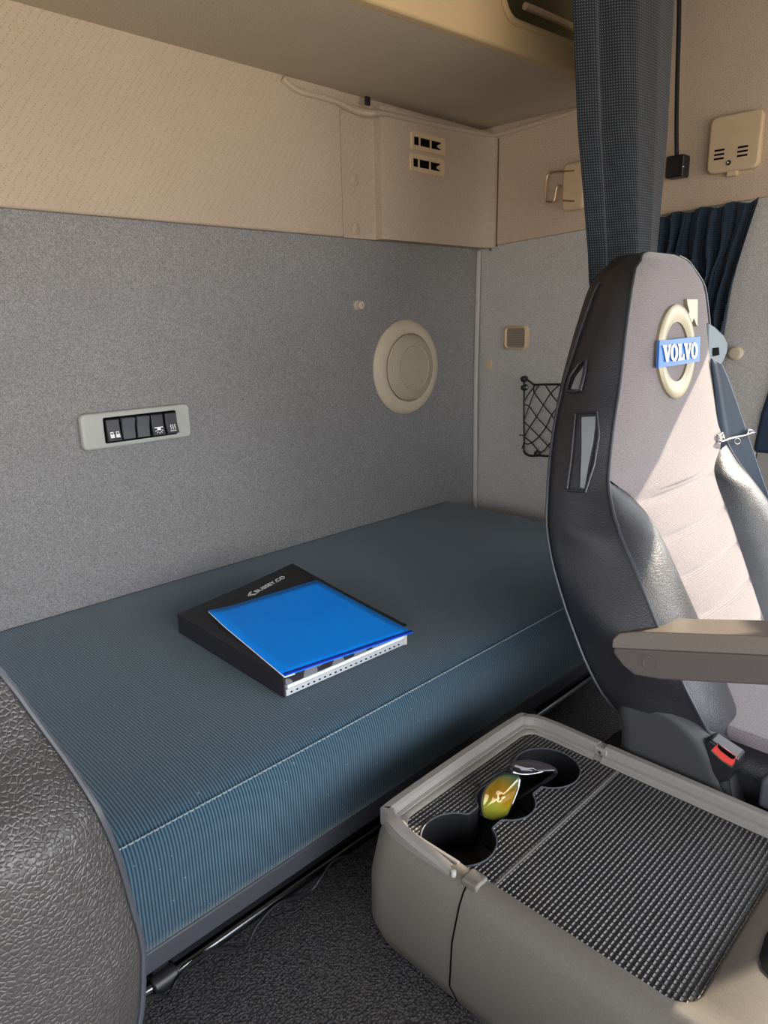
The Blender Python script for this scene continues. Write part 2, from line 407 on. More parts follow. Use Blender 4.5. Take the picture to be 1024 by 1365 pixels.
# ---------------------------------------------------------------- upper bunk
ub = thing('upper_bunk', 'beige upholstered upper bunk folded out along the top of the back wall', 'bunk', (1.0, 1.25, .556))
e0, e1 = at(2, .556, 485, 0), at(2, .556, 765, 97)
ya = lambda x: e0[1] + (e1[1] - e0[1]) * (x - e0[0]) / (e1[0] - e0[0])
obj('underside', MB().prism([(-.85, ya(-.85) + .005, .558), (-.85, BW - .001, .558), (RW - .013, BW - .001, .558), (RW - .013, ya(RW) + .005, .558)], (0, 0, .05)), M['bunk_under'], ub, bevel=.012)
TIL = .05
def fp(x, z): return (x, ya(x) - TIL * (z - .556) / .3, z)
rx, rz = 1.40, .612
L = [(-.85, .557), (1.93, .557), (1.93, rz)] + [(rx + .05 - .05 * math.sin(a), rz + .05 - .05 * math.cos(a)) for a in [i / 8 * PI / 2 for i in range(9)]] + [(rx, .95), (-.85, .95)]
obj('front_board', MB().prism([fp(x, z) for x, z in L], (0, .03, 0)), plain('bunk_front_vinyl', srgb(186, 160, 120), .65, .2, 0, .12, 500), ub, bevel=.008)
lip = [(1.93, rz - .005), (1.6, rz - .005)] + [(rx + .05 - .06 * math.sin(a), rz + .05 - .055 * math.cos(a)) for a in [i / 8 * PI / 2 for i in range(9)]] + [(rx - .01, .95)]
obj('recess_edge', MB().tube([np.array(fp(x, z)) - np.array([0, .003, 0]) for x, z in lip], .007), plain('recess_trim', srgb(170, 146, 108), .5, .3), ub)
obj('recess_lining', MB().box((1.40, 1.13, .6), (1.93, 1.15, .95)).box((1.40, 1.03, .60), (1.93, 1.15, .615)), plain('olive_recess_lining', srgb(92, 84, 58), .7, .2, 0, .2), ub, smooth=False)
obj('recess_rail', MB().tube([at(1, 1.07, 700, 8), at(1, 1.07, 722, 17), at(1, 1.07, 790, 48)], .008), M['plastic_tan'], ub)
k = at(1, 1.46, 490, 137)
tag(obj('panel_clip', MB().box(k - np.array([.008, .004, .006]), k + np.array([.008, .004, .014])), M['black'], bevel=.002), 'small black clip in the gap between lining edge and upper bunk', 'clip')

# ---------------------------------------------------------------- lower bunk
lb = thing('lower_bunk', 'blue ribbed lower bunk mattress running along the grey back wall', 'bunk', (.6, 1.13, FL))
BX1 = 1.825
prof = [(1.505, -.78), (1.505, -.615), (1.49, -.602)] + [(y, -.600) for y in (1.3, 1.1, .95)] + [(.86, -.602), (.80, -.609), (.766, -.622), (.750, -.65), (.747, -.70), (.750, -.785), (.80, -.79)]
prof = [(p[1], p[2]) for p in smoothpath([(0, y, z) for y, z in prof], 4)]
rows = []
for x in [-.85, -.84] + [-.8 + .05 * i for i in range(52)] + [BX1 - .02, BX1 - .008, BX1]:
    k = 0 if x < BX1 - .015 else (.006 if x < BX1 - .002 else .02)
    rows.append([(x, min(max(y, .747 + k), 1.505 - k * .5), max(min(z, -.600 - k), -.79)) for y, z in prof])
obj('mattress', MB().grid(rows, close_u=True, caps=True), M['bunk_fabric'], lb, angle=60, org=None)
st = MB()
x = .0
while x < BX1 - .03:
    st.tube([(x, .7585, -.6235), (x + .003, .7565, -.6228), (x + .0065, .7585, -.6235)], .0011, 5); x += .0085
obj('seam_stitching', st, M['stitch'], bpy.data.objects['mattress'])
obj('base_board', MB().box((-.85, .750, -.822), (BX1, 1.50, -.788)), M['dark_grey'], lb, bevel=.004)
obj('base_panel', MB().box((-.85, .80, FL), (BX1, .84, -.82)), M['black_matt'], lb, bevel=.003)
rod = MB().tube([(-.3, .754, -.846), (1.70, .754, -.846)], .009, 12)
obj('support_rod', rod, plain('black_gloss_steel', srgb(96, 98, 102), .2, .6, 1), lb)
for x in (.335, 1.10, 1.19):
    obj('rod_clamp', MB().tube([(x - .035, .754, -.846), (x, .754, -.846)], .0155, 14).box((x - .03, .756, -.842), (x - .005, .80, -.820)), M['black'], lb, bevel=.003)
obj('end_bracket', MB().box((1.16, .745, -.85), (1.20, .79, -.825)), M['dark_grey'], lb, bevel=.004)
cb = MB()
def loop(x, w):
    return smoothpath([(x - w, .765, -.828), (x - w * .6, .756, -.832), (x - w * .2, .752, -.845), (x, .757, -.86), (x + w * .5, .775, -.858), (x + w, .79, -.84)], 6)
P = [(a, b - .019, c - .004) for a, b, c in [(.27, .758, -.828), (.30, .752, -.838), (.315, .757, -.856), (.33, .754, -.838), (.36, .757, -.83), (.40, .753, -.838), (.43, .748, -.856), (.46, .757, -.845), (.50, .760, -.838), (.555, .755, -.850), (.575, .752, -.838), (.61, .755, -.826),
     (.66, .745, -.838), (.70, .752, -.846), (.76, .758, -.836), (.80, .752, -.834), (.83, .752, -.85), (.85, .754, -.83), (.90, .758, -.828), (1.0, .757, -.836), (1.08, .757, -.832)]]
tag(obj('cable', MB().tube(smoothpath(P, 6), .0026, 7), M['black']), 'thin black cable wound along the rod under the blue bunk', 'cable')

# ---------------------------------------------------------------- ring binder, blue wallet
ZB = -.599
bo = at(2, ZB, 378.5, 931)
ang = math.radians(-2.2); ux = np.array([math.cos(ang), math.sin(ang), 0]); uy = np.array([-math.sin(ang), math.cos(ang), 0])
BWD, BLN, BTH = .285, .362, .041
rb = thing('ring_binder', 'black ring binder lying flat on the blue bunk under a blue wallet', 'binder', bo + ux * .14 + uy * .18)
def bp(a, b, z): return bo + ux * a + uy * b + np.array([0, 0, z])
def slab(a0, a1, b0, b1, z0, z1):
    return MB().prism([bp(a0, b0, z0), bp(a1, b0, z0), bp(a1, b1, z0), bp(a0, b1, z0)], (0, 0, z1 - z0))
obj('bottom_cover', slab(.004, BWD, .012, BLN, 0, .0035), M['cover_black'], rb, bevel=.001)
# the lid stands up a little at its far free corner
lift = lambda a, b: .034 * max(0, a / BWD) ** 1.2 * max(0, b / BLN) ** 1.2
def on_lid(px, py, up=0.0):
    z = ZB + BTH
    for _ in range(12):
        p = at(2, z + up, px, py); a, b = np.dot(p - bo, ux), np.dot(p - bo, uy); z = ZB + BTH + lift(a, b)
    return p
obj('top_cover', MB().grid([[bp(.002 + (BWD - .002) * j / 12, BLN * i / 12, BTH - .0015 + lift(BWD * j / 12, BLN * i / 12)) for j in range(13)] for i in range(13)]), M['cover_black'], rb, solid=.003)
obj('spine', slab(0, .0035, 0, BLN, 0, BTH), M['cover_black'], rb, bevel=.001)
sl = obj('punched_sleeves', slab(.006, BWD - .004, .001, BLN - .02, .0005, .0125), M['sleeve'], rb, bevel=.0008)
ho = MB()
for i in range(22):
    a = .016 + i * .0118
    ho.prism([bp(a + .0026 * math.cos(t), .0005, .0062 + .0014 * math.sin(t)) for t in [2 * PI * j / 8 for j in range(8)]], -uy * .0006)
obj('punched_hole', ho, M['void'], sl, smooth=False)
obj('papers', slab(.010, BWD - .005, .002, BLN - .02, .0125, .0185), M['paper'], rb, bevel=.0008)
obj('spotted_notebook', slab(.008, BWD - .012, .004, BLN - .03, .0185, BTH - .004), M['dotted'], rb, bevel=.0008)
for b in (0.0, BLN - .006):
    obj('cover_corner', MB().prism([bp(BWD - .006, b - .001, -.0005), bp(BWD + .001, b - .001, -.0005), bp(BWD + .001, b + .006, -.0005), bp(BWD - .006, b + .006, -.0005)], (0, 0, .028)), plain('clear_corner_plastic', srgb(196, 190, 176), .3, .5), rb, bevel=.002)
obj('edge_clip', MB().tube([bp(BWD + .001, .11, .016), bp(BWD + .004, .11, BTH - .002), bp(BWD - .02, .11, BTH + .001)], .0016), M['metal'], rb)
obj('edge_clip', MB().tube([bp(BWD + .001, .085, .016), bp(BWD + .004, .085, BTH - .002), bp(BWD - .012, .085, BTH + .001)], .0016), M['metal'], rb)
zt = ZB + BTH
l0, l1 = on_lid(341, 790), on_lid(379, 769.5); l2 = on_lid(355, 776)
ld = (l1 - l0) / np.linalg.norm(l1 - l0); lp = l2 - l0; lp -= ld * np.dot(lp, ld); lp /= np.linalg.norm(lp)
if lp[1] < 0: lp = -lp
tm = text_mesh('cover_lettering', 'BUSSEY.CO', M['silver_print'], bpy.data.objects['top_cover'], .0165, (l0 + l1) / 2 + np.array([0, 0, .0012]), ld, lp, .0003, .0002)
la = on_lid(335, 792.5) + np.array([0, 0, .0008])
ar = MB().prism([la - ld * .010, la + ld * .002 + lp * .009, la + ld * .009 + lp * .009, la - ld * .001, la + ld * .009 - lp * .009, la + ld * .002 - lp * .009], (0, 0, .0004))
obj('cover_mark', ar, M['silver_print'], bpy.data.objects['top_cover'], smooth=False)
# wallet
ZW = zt + .004
W = [on_lid(*p, up=.005) for p in ((379.7, 901.6), (551.6, 843), (422.7, 772.7), (278, 817.7))]
bw = thing('document_wallet', 'bright blue plastic document wallet lying crooked on the black ring binder', 'folder', (W[0] + W[1] + W[2] + W[3]) / 4)
rows = []
for i in range(15):
    v = i / 14; row = []
    for j in range(15):
        u = j / 14
        p = (W[0] * (1 - u) + W[1] * u) * (1 - v) + (W[3] * (1 - u) + W[2] * u) * v
        wave = .0012 * math.sin(3.1 * u + 1.2) * math.sin(2.5 * v) + .005 * max(0, 1 - u * 5) * max(0, v - .75) * 4
        p[2] = max(p[2], ZB + BTH + .0045 + lift(np.dot(p - bo, ux), np.dot(p - bo, uy)))
        row.append(p + np.array([0, 0, wave]))
    rows.append(row)
top = obj('wallet_cover', MB().grid(rows), M['blue'], bw, solid=.0014)
row0 = rows[0]
edge = MB().grid([[p + np.array([0, 0, .0012]) for p in row0], [p * .975 + q * .025 + np.array([0, 0, .0012]) for p, q in zip(row0, rows[-1])]])
obj('wallet_seam', edge, M['blue_edge'], bw, solid=.001)
left = [r[0] for r in rows]; lin = [r[1] for r in rows]
obj('paper_sheet', MB().grid([[p * 1.02 - q * .02 - np.array([0, 0, .0022]) for p, q in zip(left, lin)], [q - np.array([0, 0, .0022]) for q in lin]]), M['paper'], bw, solid=.0012)

# ---------------------------------------------------------------- things on the back wall
sw = thing('switch_panel', 'pale plastic panel of five black rocker switches on grey wall above bunk', 'switch panel', at(1, BW, 180, 590))
c0, c1, c2, c3 = [at(1, 1.49, *p) for p in ((106, 552), (253, 539), (256, 583), (113, 601))]
cx = (c0 + c1 + c2 + c3) / 4; SWX, SWZ = cx[0], cx[2]
loop2 = rrect(SWX, SWZ, .254, .077, .012)
fr = MB().prism([(x, BW + .001, z) for x, z in loop2], (0, -.02, 0))
obj('bezel', fr, M['plastic_grey'], sw, bevel=.006)
S0, S1 = .648, .818; SZ0, SZ1 = SWZ - .0275, SWZ + .0275
obj('switch_tray', MB().prism([(x, BW - .0185, z) for x, z in rrect((S0 + S1) / 2, SWZ, S1 - S0, SZ1 - SZ0, .004)], (0, -.0022, 0)), M['void'], sw, smooth=False)
pw = (S1 - S0) / 5
for i in range(5):
    a, b = S0 + pw * i + .0035, S0 + pw * (i + 1) - .002
    z0, z1 = SZ0 + .004, SZ1 - .004
    yo = BW - .0207; ti = .004 if i in (0, 3, 4) else -.003
    pr = [(a, yo, z0), (a, yo - .010 - ti, z0 + .001), (a, yo - .007, SWZ), (a, yo - .010 + ti, z1 - .001), (a, yo, z1)]
    rk = obj('rocker_switch', MB().prism(pr, (b - a, 0, 0)), plain('switch_black' if i not in (1, 2) else 'switch_grey', srgb(44, 44, 48) if i not in (1, 2) else srgb(84, 86, 90), .4, .45), sw, bevel=.0015)  # second and third rockers are a lighter grey
    if i in (0, 3, 4):
        ic = MB(); m = (a + b) / 2; zc = z0 + .014; yi = lambda z: yo - .0075 - (.0065 * (SWZ - z) / (SWZ - z0) if z < SWZ else -.003) - .0009
        def q(x0, zz0, x1, zz1): ic.add([(x0, yi(zz0), zz0), (x1, yi(zz0), zz0), (x1, yi(zz1), zz1), (x0, yi(zz1), zz1)], [(0, 1, 2, 3)])
        if i == 0:
            for dx in (-.0062, .0062):
                q(m + dx - .0045, zc - .006, m + dx + .0045, zc + .001); q(m + dx - .0034, zc + .001, m + dx - .0018, zc + .006); q(m + dx + .0018, zc + .001, m + dx + .0034, zc + .006); q(m + dx - .0034, zc + .005, m + dx + .0034, zc + .0066)
        elif i == 3:
            q(m - .0105, zc + .003, m + .0105, zc + .005); q(m - .0045, zc - .002, m + .0045, zc + .003)
            for k in range(5):
                t = PI + PI * (k + .5) / 5
                x0, zz0 = m + .0062 * math.cos(t), zc - .0005 + .0055 * math.sin(t); x1, zz1 = m + .0105 * math.cos(t), zc - .0005 + .009 * math.sin(t)
                nx, nz_ = -math.sin(t) * .0008, math.cos(t) * .0008
                ic.add([(x0 - nx, yi(zz0), zz0 - nz_), (x0 + nx, yi(zz0), zz0 + nz_), (x1 + nx, yi(zz1), zz1 + nz_), (x1 - nx, yi(zz1), zz1 - nz_)], [(0, 1, 2, 3)])
        else:
            q(m - .0075, zc - .0075, m + .0075, zc - .006)
            for dx in (-.005, 0, .005):
                for s in range(4): q(m + dx - .0009 + (.0012 if s % 2 else 0), zc - .004 + s * .0028, m + dx + .0009 + (.0012 if s % 2 else 0), zc - .0012 + s * .0028)
        q(m - .003, z0 + .026, m + .003, z0 + .0275)
        obj('icon', ic, M['white'], rk, smooth=False)

sp_c = at(1, 1.5, 543, 490)
spk = thing('loudspeaker', 'round cream loudspeaker mounted on the grey back wall', 'speaker', (sp_c[0], BW, sp_c[2]))
sc_ = (sp_c[0], BW, sp_c[2])
obj('trim_ring', MB().lathe([(.140, 0), (.141, .006), (.136, .013), (.125, .019), (.108, .022), (.102, .020), (.100, .012), (.0, .012)], sc_, (0, -1, 0), 64), M['plastic_cream'], spk)
di = obj('grille_dome', MB().lathe([(.099, .012), (.099, .022), (.096, .027), (.088, .032), (.070, .038), (.066, .039), (.064, .037), (.03, .041), (.001, .042)], sc_, (0, -1, 0), 64), M['grille'], spk, org=None)
studs = [(475, 407, .012, 'plastic_cream', .012, 'cream snap stud standing out of grey back wall beside the loudspeaker', 'curtain stud'),]
p = at(1, BW, 475, 407)
tag(obj('snap_stud', MB().lathe([(.0125, 0), (.0125, .006), (.008, .008), (.0085, .016), (.011, .018), (.010, .023), (.004, .024), (.004, .020), (.001, .020)], p, (0, -1, 0), 24), M['plastic_cream']), studs[0][5], 'snap stud')
for (px, py, lab) in ((472, 240, 'upper round cream screw cap on the stepped corner panel'), (474, 305, 'lower round cream screw cap near bottom of the stepped corner panel')):
    p = at(1, 1.495, px, py)
    tag(obj('screw_cover', MB().lathe([(.0155, -.001), (.0155, .002), (.013, .0035), (.001, .004)], p, (0, -1, 0), 24), M['cream']), lab, 'screw cap', 'screw caps on the corner panel')
for (z_, lab, px0) in ((0, 'upper of the two slotted air vents in the cream corner panel', ((547, 177), (593, 206))), (1, 'lower of the two slotted air vents in the cream corner panel', ((546, 206), (592, 234)))):
    a, b = at(1, 1.462, *px0[0]), at(1, 1.462, *px0[1])
    x0, x1, zc = a[0], b[0], (a[2] + b[2]) / 2
    v = thing('air_vent', lab, 'air vent', ((x0 + x1) / 2, 1.462, zc), 'air vents in the corner panel')
    w, h = x1 - x0, .048
    out = rrect((x0 + x1) / 2, zc, w, h, .008); inn = rrect((x0 + x1) / 2 - .004, zc, w * .78, h * .44, .002)
    n = len(out); mb = MB()
    mb.add([(x, 1.4625, z) for x, z in out] + [(x, 1.458, z) for x, z in [( (x0 + x1) / 2 + (q_[0] - (x0 + x1) / 2) * .97, zc + (q_[1] - zc) * .94) for q_ in out]] + [(x, 1.4585, z) for x, z in inn] + [(x, 1.4625, z) for x, z in inn],
           [(i + n * r, (i + 1) % n + n * r, (i + 1) % n + n * (r + 1), i + n * (r + 1)) for r in range(3) for i in range(n)])
    obj('vent_frame', mb, M['plastic_tan'], v, angle=50)
    obj('vent_opening', MB().prism([(x, 1.4618, z) for x, z in inn], (0, -.0004, 0)), M['void'], v, smooth=False)
    for t in (.2, .62):
        xx = inn[12][0] + (w * .76) * t + .006 if False else (x0 + x1) / 2 - .004 - w * .38 + w * .76 * t
        obj('vent_slat', MB().box((xx - .003, 1.4588, zc - h * .22), (xx + .003, 1.4614, zc + h * .22)), M['plastic_tan'], v, bevel=.001)
    xe = (x0 + x1) / 2 - .004 + w * .38
    obj('vent_slider', MB().add([(xe - .013, 1.4608, zc - .003), (xe, 1.4600, zc - .007), (xe, 1.4600, zc + .007), (xe - .013, 1.4608, zc + .001)], [(0, 1, 2, 3)]), M['plastic_tan'], v, solid=.001, smooth=False)

# ---------------------------------------------------------------- things on the side wall
XW = RW - .0125
p0, p1 = at(0, XW, 757, 222), at(0, XW, 778, 282)
hk = thing('coat_hook', 'folding wire coat hook on a cream mount, upper side wall', 'coat hook', ((XW, (p0[1] + p1[1]) / 2, p1[2])))
yc, zc = (p0[1] + p1[1]) / 2, (p0[2] + p1[2]) / 2
yA, yB = p0[1] + .004, p1[1] - .012
zA, zB = at(0, XW, 768, 217)[2], at(0, XW, 768, 281)[2]
obj('mount', MB().prism([(XW + .001, y, z) for y, z in rrect((yA + yB) / 2, (zA + zB) / 2, yA - yB, zA - zB, .018)], (-.024, 0, 0)), M['plastic_tan'], hk, bevel=.009)
obj('mount_recess', MB().prism([(XW + .001, y, z) for y, z in rrect((yA + yB) / 2 + .02, (zA + zB) / 2, yA - yB + .07, zA - zB + .03, .02)], (-.003, 0, 0)), M['cream_side'], hk, bevel=.002)
hw = [at(0, XW - .022, *p) for p in ((766, 227.5), (748, 229), (735, 230), (729.5, 236), (728, 250), (727.5, 265), (730, 269), (736, 269.5), (739.5, 266), (741.5, 255), (743.5, 248.5), (747, 248), (749.5, 252), (750.5, 264), (752.5, 267.5), (766, 268))]
obj('wire_loop', MB().tube(smoothpath(hw, 4), .0027, 8), M['wire'], hk)

a, b = at(0, RW, 673, 434), at(0, RW, 705, 467)
lt = thing('courtesy_light', 'small square courtesy light with ribbed lens on grey side wall', 'light', (RW, (a[1] + b[1]) / 2, b[2]))
yc, zc, w, h = (a[1] + b[1]) / 2, (a[2] + b[2]) / 2, a[1] - b[1], a[2] - b[2]
mb = MB(); o_ = rrect(yc, zc, w, h, .016); i_ = rrect(yc, zc, w * .72, h * .74, .008); n = len(o_)
i2 = rrect(yc, zc, w * .80, h * .82, .01)
mb.add([(RW + .001, y, z) for y, z in o_] + [(RW - .008, yc + (y - yc) * .97, zc + (z - zc) * .97) for y, z in o_] + [(RW - .011, y, z) for y, z in i2] + [(RW - .006, y, z) for y, z in i_],
       [(i + n * r, (i + 1) % n + n * r, (i + 1) % n + n * (r + 1), i + n * (r + 1)) for r in range(3) for i in range(n)])
obj('lamp_frame', mb, M['plastic_tan'], lt, angle=60)
obj('lamp_lens', MB().prism([(RW - .002, y, z) for y, z in i_], (-.004, 0, 0)), M['lamp_lens'], lt, bevel=.001)
for (px, py, r, lab) in ((652, 486, .0155, 'flat cream snap stud on grey side wall between corner trim and net'), (976, 347, .014, 'cream snap stud half hidden by the blue window curtain')):
    p = at(0, RW, px, py)
    tag(obj('snap_stud', MB().lathe([(r, -.001), (r, .005), (r * .85, .008), (.001, .0085)], p, (-1, 0, 0), 24), M['plastic_tan']), lab, 'snap stud')
p = at(0, RW, 986, 470)
tag(obj('snap_stud', MB().lathe([(.012, -.001), (.012, .018), (.018, .02), (.0185, .030), (.013, .036), (.001, .037)], p, (-1, 0, 0), 24), M['plastic_cream']), 'protruding cream knob on the side wall behind the seat belt guide', 'snap stud')
p = at(0, RW - .006, 654, 333)
tag(obj('screw', MB().lathe([(.005, 0), (.005, .002), (.001, .003)], p, (-1, 0, 0), 12), M['metal']), 'tiny screw head where the side wall lining meets the corner', 'screw')

# cargo net
def netpt(x, y, off=.012): return at(0, RW - off, 660 + x * .14644, 420 + y * .14644)
cn = thing('cargo_net', 'black elastic net pocket on the grey side wall beside the seat', 'net', netpt(400, 1280, 0))
fr = MB()
fr.tube([netpt(*p) for p in ((270, 585), (300, 595), (355, 635), (450, 632), (590, 630), (690, 628))], .0032, 7)
fr.tube(smoothpath([netpt(*p) for p in ((262, 600), (264, 700), (262, 800), (262, 950), (264, 1100), (262, 1240))], 3), .0026, 7)
fr.tube(smoothpath([netpt(*p) for p in ((262, 1240), (285, 1268), (330, 1282), (400, 1278), (470, 1285), (530, 1282), (690, 1285))], 3), .0034, 7)
fr.tube([netpt(*p) for p in ((690, 628), (690, 1285))], .003, 7)
obj('net_border', fr, M['black_matt'], cn)
nm = MB()
for l in (((355, 640), (355, 700), (440, 820), (515, 910), (570, 1000), (660, 1130)), ((460, 640), (510, 720), (590, 820), (690, 940)), ((262, 820), (310, 830), (380, 930), (465, 1020), (550, 1110), (680, 1260)),
          ((262, 970), (315, 1020), (400, 1105), (480, 1190), (530, 1250), (550, 1282)), ((262, 1110), (330, 1160), (400, 1250)), ((400, 640), (350, 720), (310, 830), (265, 950)), ((365, 640), (310, 710), (262, 790)),
          ((590, 630), (500, 720), (440, 820), (375, 930), (315, 1020), (265, 1110)), ((680, 690), (600, 800), (515, 910), (465, 1020), (400, 1105), (350, 1150), (300, 1175), (262, 1165)),
          ((690, 890), (600, 1010), (550, 1100), (480, 1190), (440, 1240), (400, 1250)), ((590, 640), (690, 760)), ((262, 1170), (245, 1215)), ((225, 1092), (270, 1097)), ((690, 1100), (600, 1200), (560, 1280))):
    nm.tube(smoothpath([netpt(*p) for p in l], 3), .0019, 6)
obj('net_cord', nm, M['black_matt'], cn)
for q_ in ((278, 580), (280, 658), (400, 1255)):
    p = netpt(*q_, 0)
    hkm = obj('net_hook', MB().lathe([(.010, -.001), (.010, .006), (.006, .008), (.006, .014), (.009, .016), (.001, .019)], p, (-1, 0, 0), 16), M['black'], cn)
    if q_ != (278, 580):
        p2 = netpt(q_[0] + 10, q_[1] - (0 if q_[1] < 1000 else 25), .02)
        obj('screw_head', MB().lathe([(.0045, 0), (.0045, .002), (.001, .003)], p2, (-1, 0, 0), 12), M['metal'], hkm)

# alarm box
a, b, c, d = [at(0, XW, *p) for p in ((953, 160), (1022, 145), (1022, 215), (955, 232))]
yc, zc, w, h = (a[1] + b[1]) / 2, (a[2] + d[2]) / 2, a[1] - b[1], a[2] - d[2]
ab = thing('alarm_box', 'cream plastic box with two slotted grilles on the upper side wall', 'control box', (XW, yc, zc - h / 2))
obj('housing', MB().prism([(XW + .001, y, z) for y, z in rrect(yc, zc, w + .004, h + .004, .016)], (-.022, 0, 0)), M['plastic_tan'], ab, bevel=.006)
fx = XW - .0215
for yy in (yc + w * .28, yc - w * .18):
    g = MB()
    for k in range(3): g.box((fx - .0006, yy - w * .11, zc - h * .12 - k * .0095 - (yc + w * .28 - yy) * .02), (fx + .001, yy + w * .09, zc - h * .12 - k * .0095 + .0042 - (yc + w * .28 - yy) * .02))
    obj('grille_slots', g, M['void'], ab, smooth=False)
obj('screw', MB().lathe([(.006, 0), (.006, .002), (.003, .0022), (.001, .001)], (fx, yc + w * .06, zc - h * .36), (-1, 0, 0), 16), M['metal'], ab)
obj('release_tab', MB().box((XW - .018, yc - .012, zc - h / 2 - .012), (XW, yc + .012, zc - h / 2)), M['plastic_tan'], ab, bevel=.003)

# reading lamp on a gooseneck
XL = RW - .05
gl = thing('gooseneck_lamp', 'black gooseneck reading lamp hanging beside the dotted curtain', 'lamp', at(0, XL, 904, 238))
obj('stalk', MB().tube(smoothpath([at(0, XL, *p) for p in ((906, -25), (905, 40), (903, 110), (902, 170), (902.5, 214))], 5), .0052, 10), M['black_matt'], gl)
a, b = at(0, XL, 893, 210), at(0, XL, 915, 236)
obj('lamp_head', MB().box((XL - .022, b[1], b[2]), (XL + .018, a[1], a[2])), M['black'], gl, bevel=.005)
t_ = at(0, XL - .0225, 911, 222)
obj('switch_mark', MB().box(t_ - np.array([0, .002, .0012]), t_ + np.array([.0015, .002, .0012])), M['white'], gl, smooth=False)

# ---------------------------------------------------------------- curtains
def curtain_sheet(zs, xl, xr, y0, fold, amp, nc=90, ny=60, wob=0):
    rows, uv = [], []
    fu = np.array([f[0] for f in fold]); fv = np.array([f[1] for f in fold])
    dense = np.interp(np.linspace(0, 1, nc + 1), fu, fv)
    ker = np.array([1, 2, 3, 2, 1.]) / 9; dense = np.convolve(np.pad(dense, 2, 'edge'), ker, 'valid')
    zz = np.linspace(zs[0], zs[-1], ny + 1)
    for i, z in enumerate(zz):
        L_ = np.interp(z, zs[::-1], xl[::-1]); R_ = np.interp(z, zs[::-1], xr[::-1])
        row, ur, s = [], [], 0
        prev = None
        for j in range(nc + 1):
            u = j / nc
            x = L_ + (R_ - L_) * u + wob * math.sin(5 * z * 3 + u * 9)
            y = y0 + amp * dense[j] + wob * math.sin(z * 14 + u * 7)
            if prev is not None: s += math.hypot(x - prev[0], y - prev[1])
            prev = (x, y); row.append((x, y, z)); ur.append((s, z))
        rows.append(row); uv.append(ur)
    return rows, uv
fold = [(0, .45), (.03, .15), (.07, -.05), (.10, .1), (.13, -.35), (.2, -.62), (.4, -.7), (.6, -.62), (.66, -.4), (.69, .5), (.72, -.05), (.79, -.1), (.82, .95), (.85, .35), (.89, 1.05), (.93, .5), (.97, 1.2), (1, .95)]
zs = [.88, .61, .37, .132, .066, .0, -.13]
rows, uv = curtain_sheet(zs, [1.345, 1.355, 1.40, 1.468, 1.48, 1.516, 1.55], [1.775, 1.772, 1.77, 1.71, 1.685, 1.66, 1.65], .80, fold, .085)
tag(obj('dividing_curtain', MB().grid(rows, uv=uv), M['curtain'], solid=.003), 'charcoal dotted curtain gathered and hanging behind the seat headrest', 'curtain')
# side window curtain, gathered towards its lower end
def cpt(u, v):
    """u across (0 towards the bunk), v down"""
    top = at(0, RW - .03, 862 + (1013 - 862) * u, 291 - 26 * u)
    y_bot0 = at(0, RW - .03, 862, 470)[1]; y_bot1 = at(0, RW - .03, 958, 482)[1]
    bot = np.array([RW - .03, y_bot0 + (y_bot1 - y_bot0) * u, -.17])
    e = v ** (.55 + .0 * u)
    p = np.array([RW - .03, top[1] + (bot[1] - top[1]) * (1 - (1 - v) ** 1.7), top[2] + (bot[2] - top[2]) * v])
    return p
rows, uv = [], []
for i in range(41):
    v = i / 40; r_, ur, s, pv = [], [], 0, None
    for j in range(121):
        u = j / 120
        uw = u + (.045 * math.sin(7 * v + u * 9) + .02 * math.sin(17 * v + u * 23)) * min(1, v * 2.5) * math.sin(PI * u) ** .5
        p = cpt(min(max(uw, 0), 1), v)
        ph = u * 2 * PI * 8.5 + 1.6 * math.sin(3 * v + u * 4)
        p = p + np.array([-.013 * (math.sin(ph) + .45 * math.sin(2.3 * ph + 1 + 2 * v)) * (.35 + .65 * min(1, v * 3)), 0, .004 * math.sin(ph * .5) * (1 if i == 0 else 0)])
        if pv is not None: s += np.linalg.norm(p - pv)
        pv = p; r_.append(p); ur.append((s, p[2]))
    rows.append(r_); uv.append(ur)
tag(obj('window_curtain', MB().grid(rows, uv=uv), M['curtain_blue'], solid=.002), 'dark blue ruched curtain on the side window behind the headrest', 'curtain')

# ---------------------------------------------------------------- seats
ZT = np.array([.095, .090, .078, .048, -.03, -.1, -.15, -.2, -.25, -.31, -.365, -.43, -.5, -.55, -.60])[::-1]
def tab(*v): return np.array(v)[::-1]
T_w = tab(.045, .075, .103, .135, .160, .178, .198, .215, .235, .260, .275, .285, .285, .272, .24)
T_wr = tab(.035, .06, .085, .115, .150, .188, .215, .238, .258, .275, .285, .29, .29, .28, .25)
T_yr = tab(.555, .565, .574, .585, .592, .592, .588, .58, .57, .56, .54, .51, .475, .45, .425)
Z2 = np.array([-.70, -.6, -.5, -.41, -.34, -.28, -.2, -.1, .06, .08, .095]); Y2 = np.array([.29, .325, .37, .415, .45, .485, .50, .51, .524, .53, .547])
Z3 = np.array([-.60, -.53, -.45, -.35, -.28, -.24]); D3 = np.array([-.04, -.045, -.038, -.025, -.01, 0])
Z4 = np.array([-.62, -.5, -.41, -.34, -.29, -.27, -.25, -.235]); W4 = np.array([.12, .122, .135, .143, .150, .165, .20, .228])
def sm(z, zt, vt, h=.016):
    return sum(np.interp(z + d, zt, vt) * w for d, w in ((-h, .25), (0, .5), (h, .25)))
Fw = lambda z: float(sm(z, ZT, T_w)) if z < .08 else float(np.interp(z, ZT, T_w))
Fwr = lambda z: float(sm(z, ZT, T_wr)) if z < .08 else float(np.interp(z, ZT, T_wr))
Fyr = lambda z: float(sm(z, ZT, T_yr)); Fyf = lambda z: float(sm(z, Z2, Y2, .03)); Fyp = lambda z: Fyf(z) + float(sm(z, Z3, D3))
Fwi = lambda z: float(min(sm(z, Z4, W4, .006), Fw(z)))
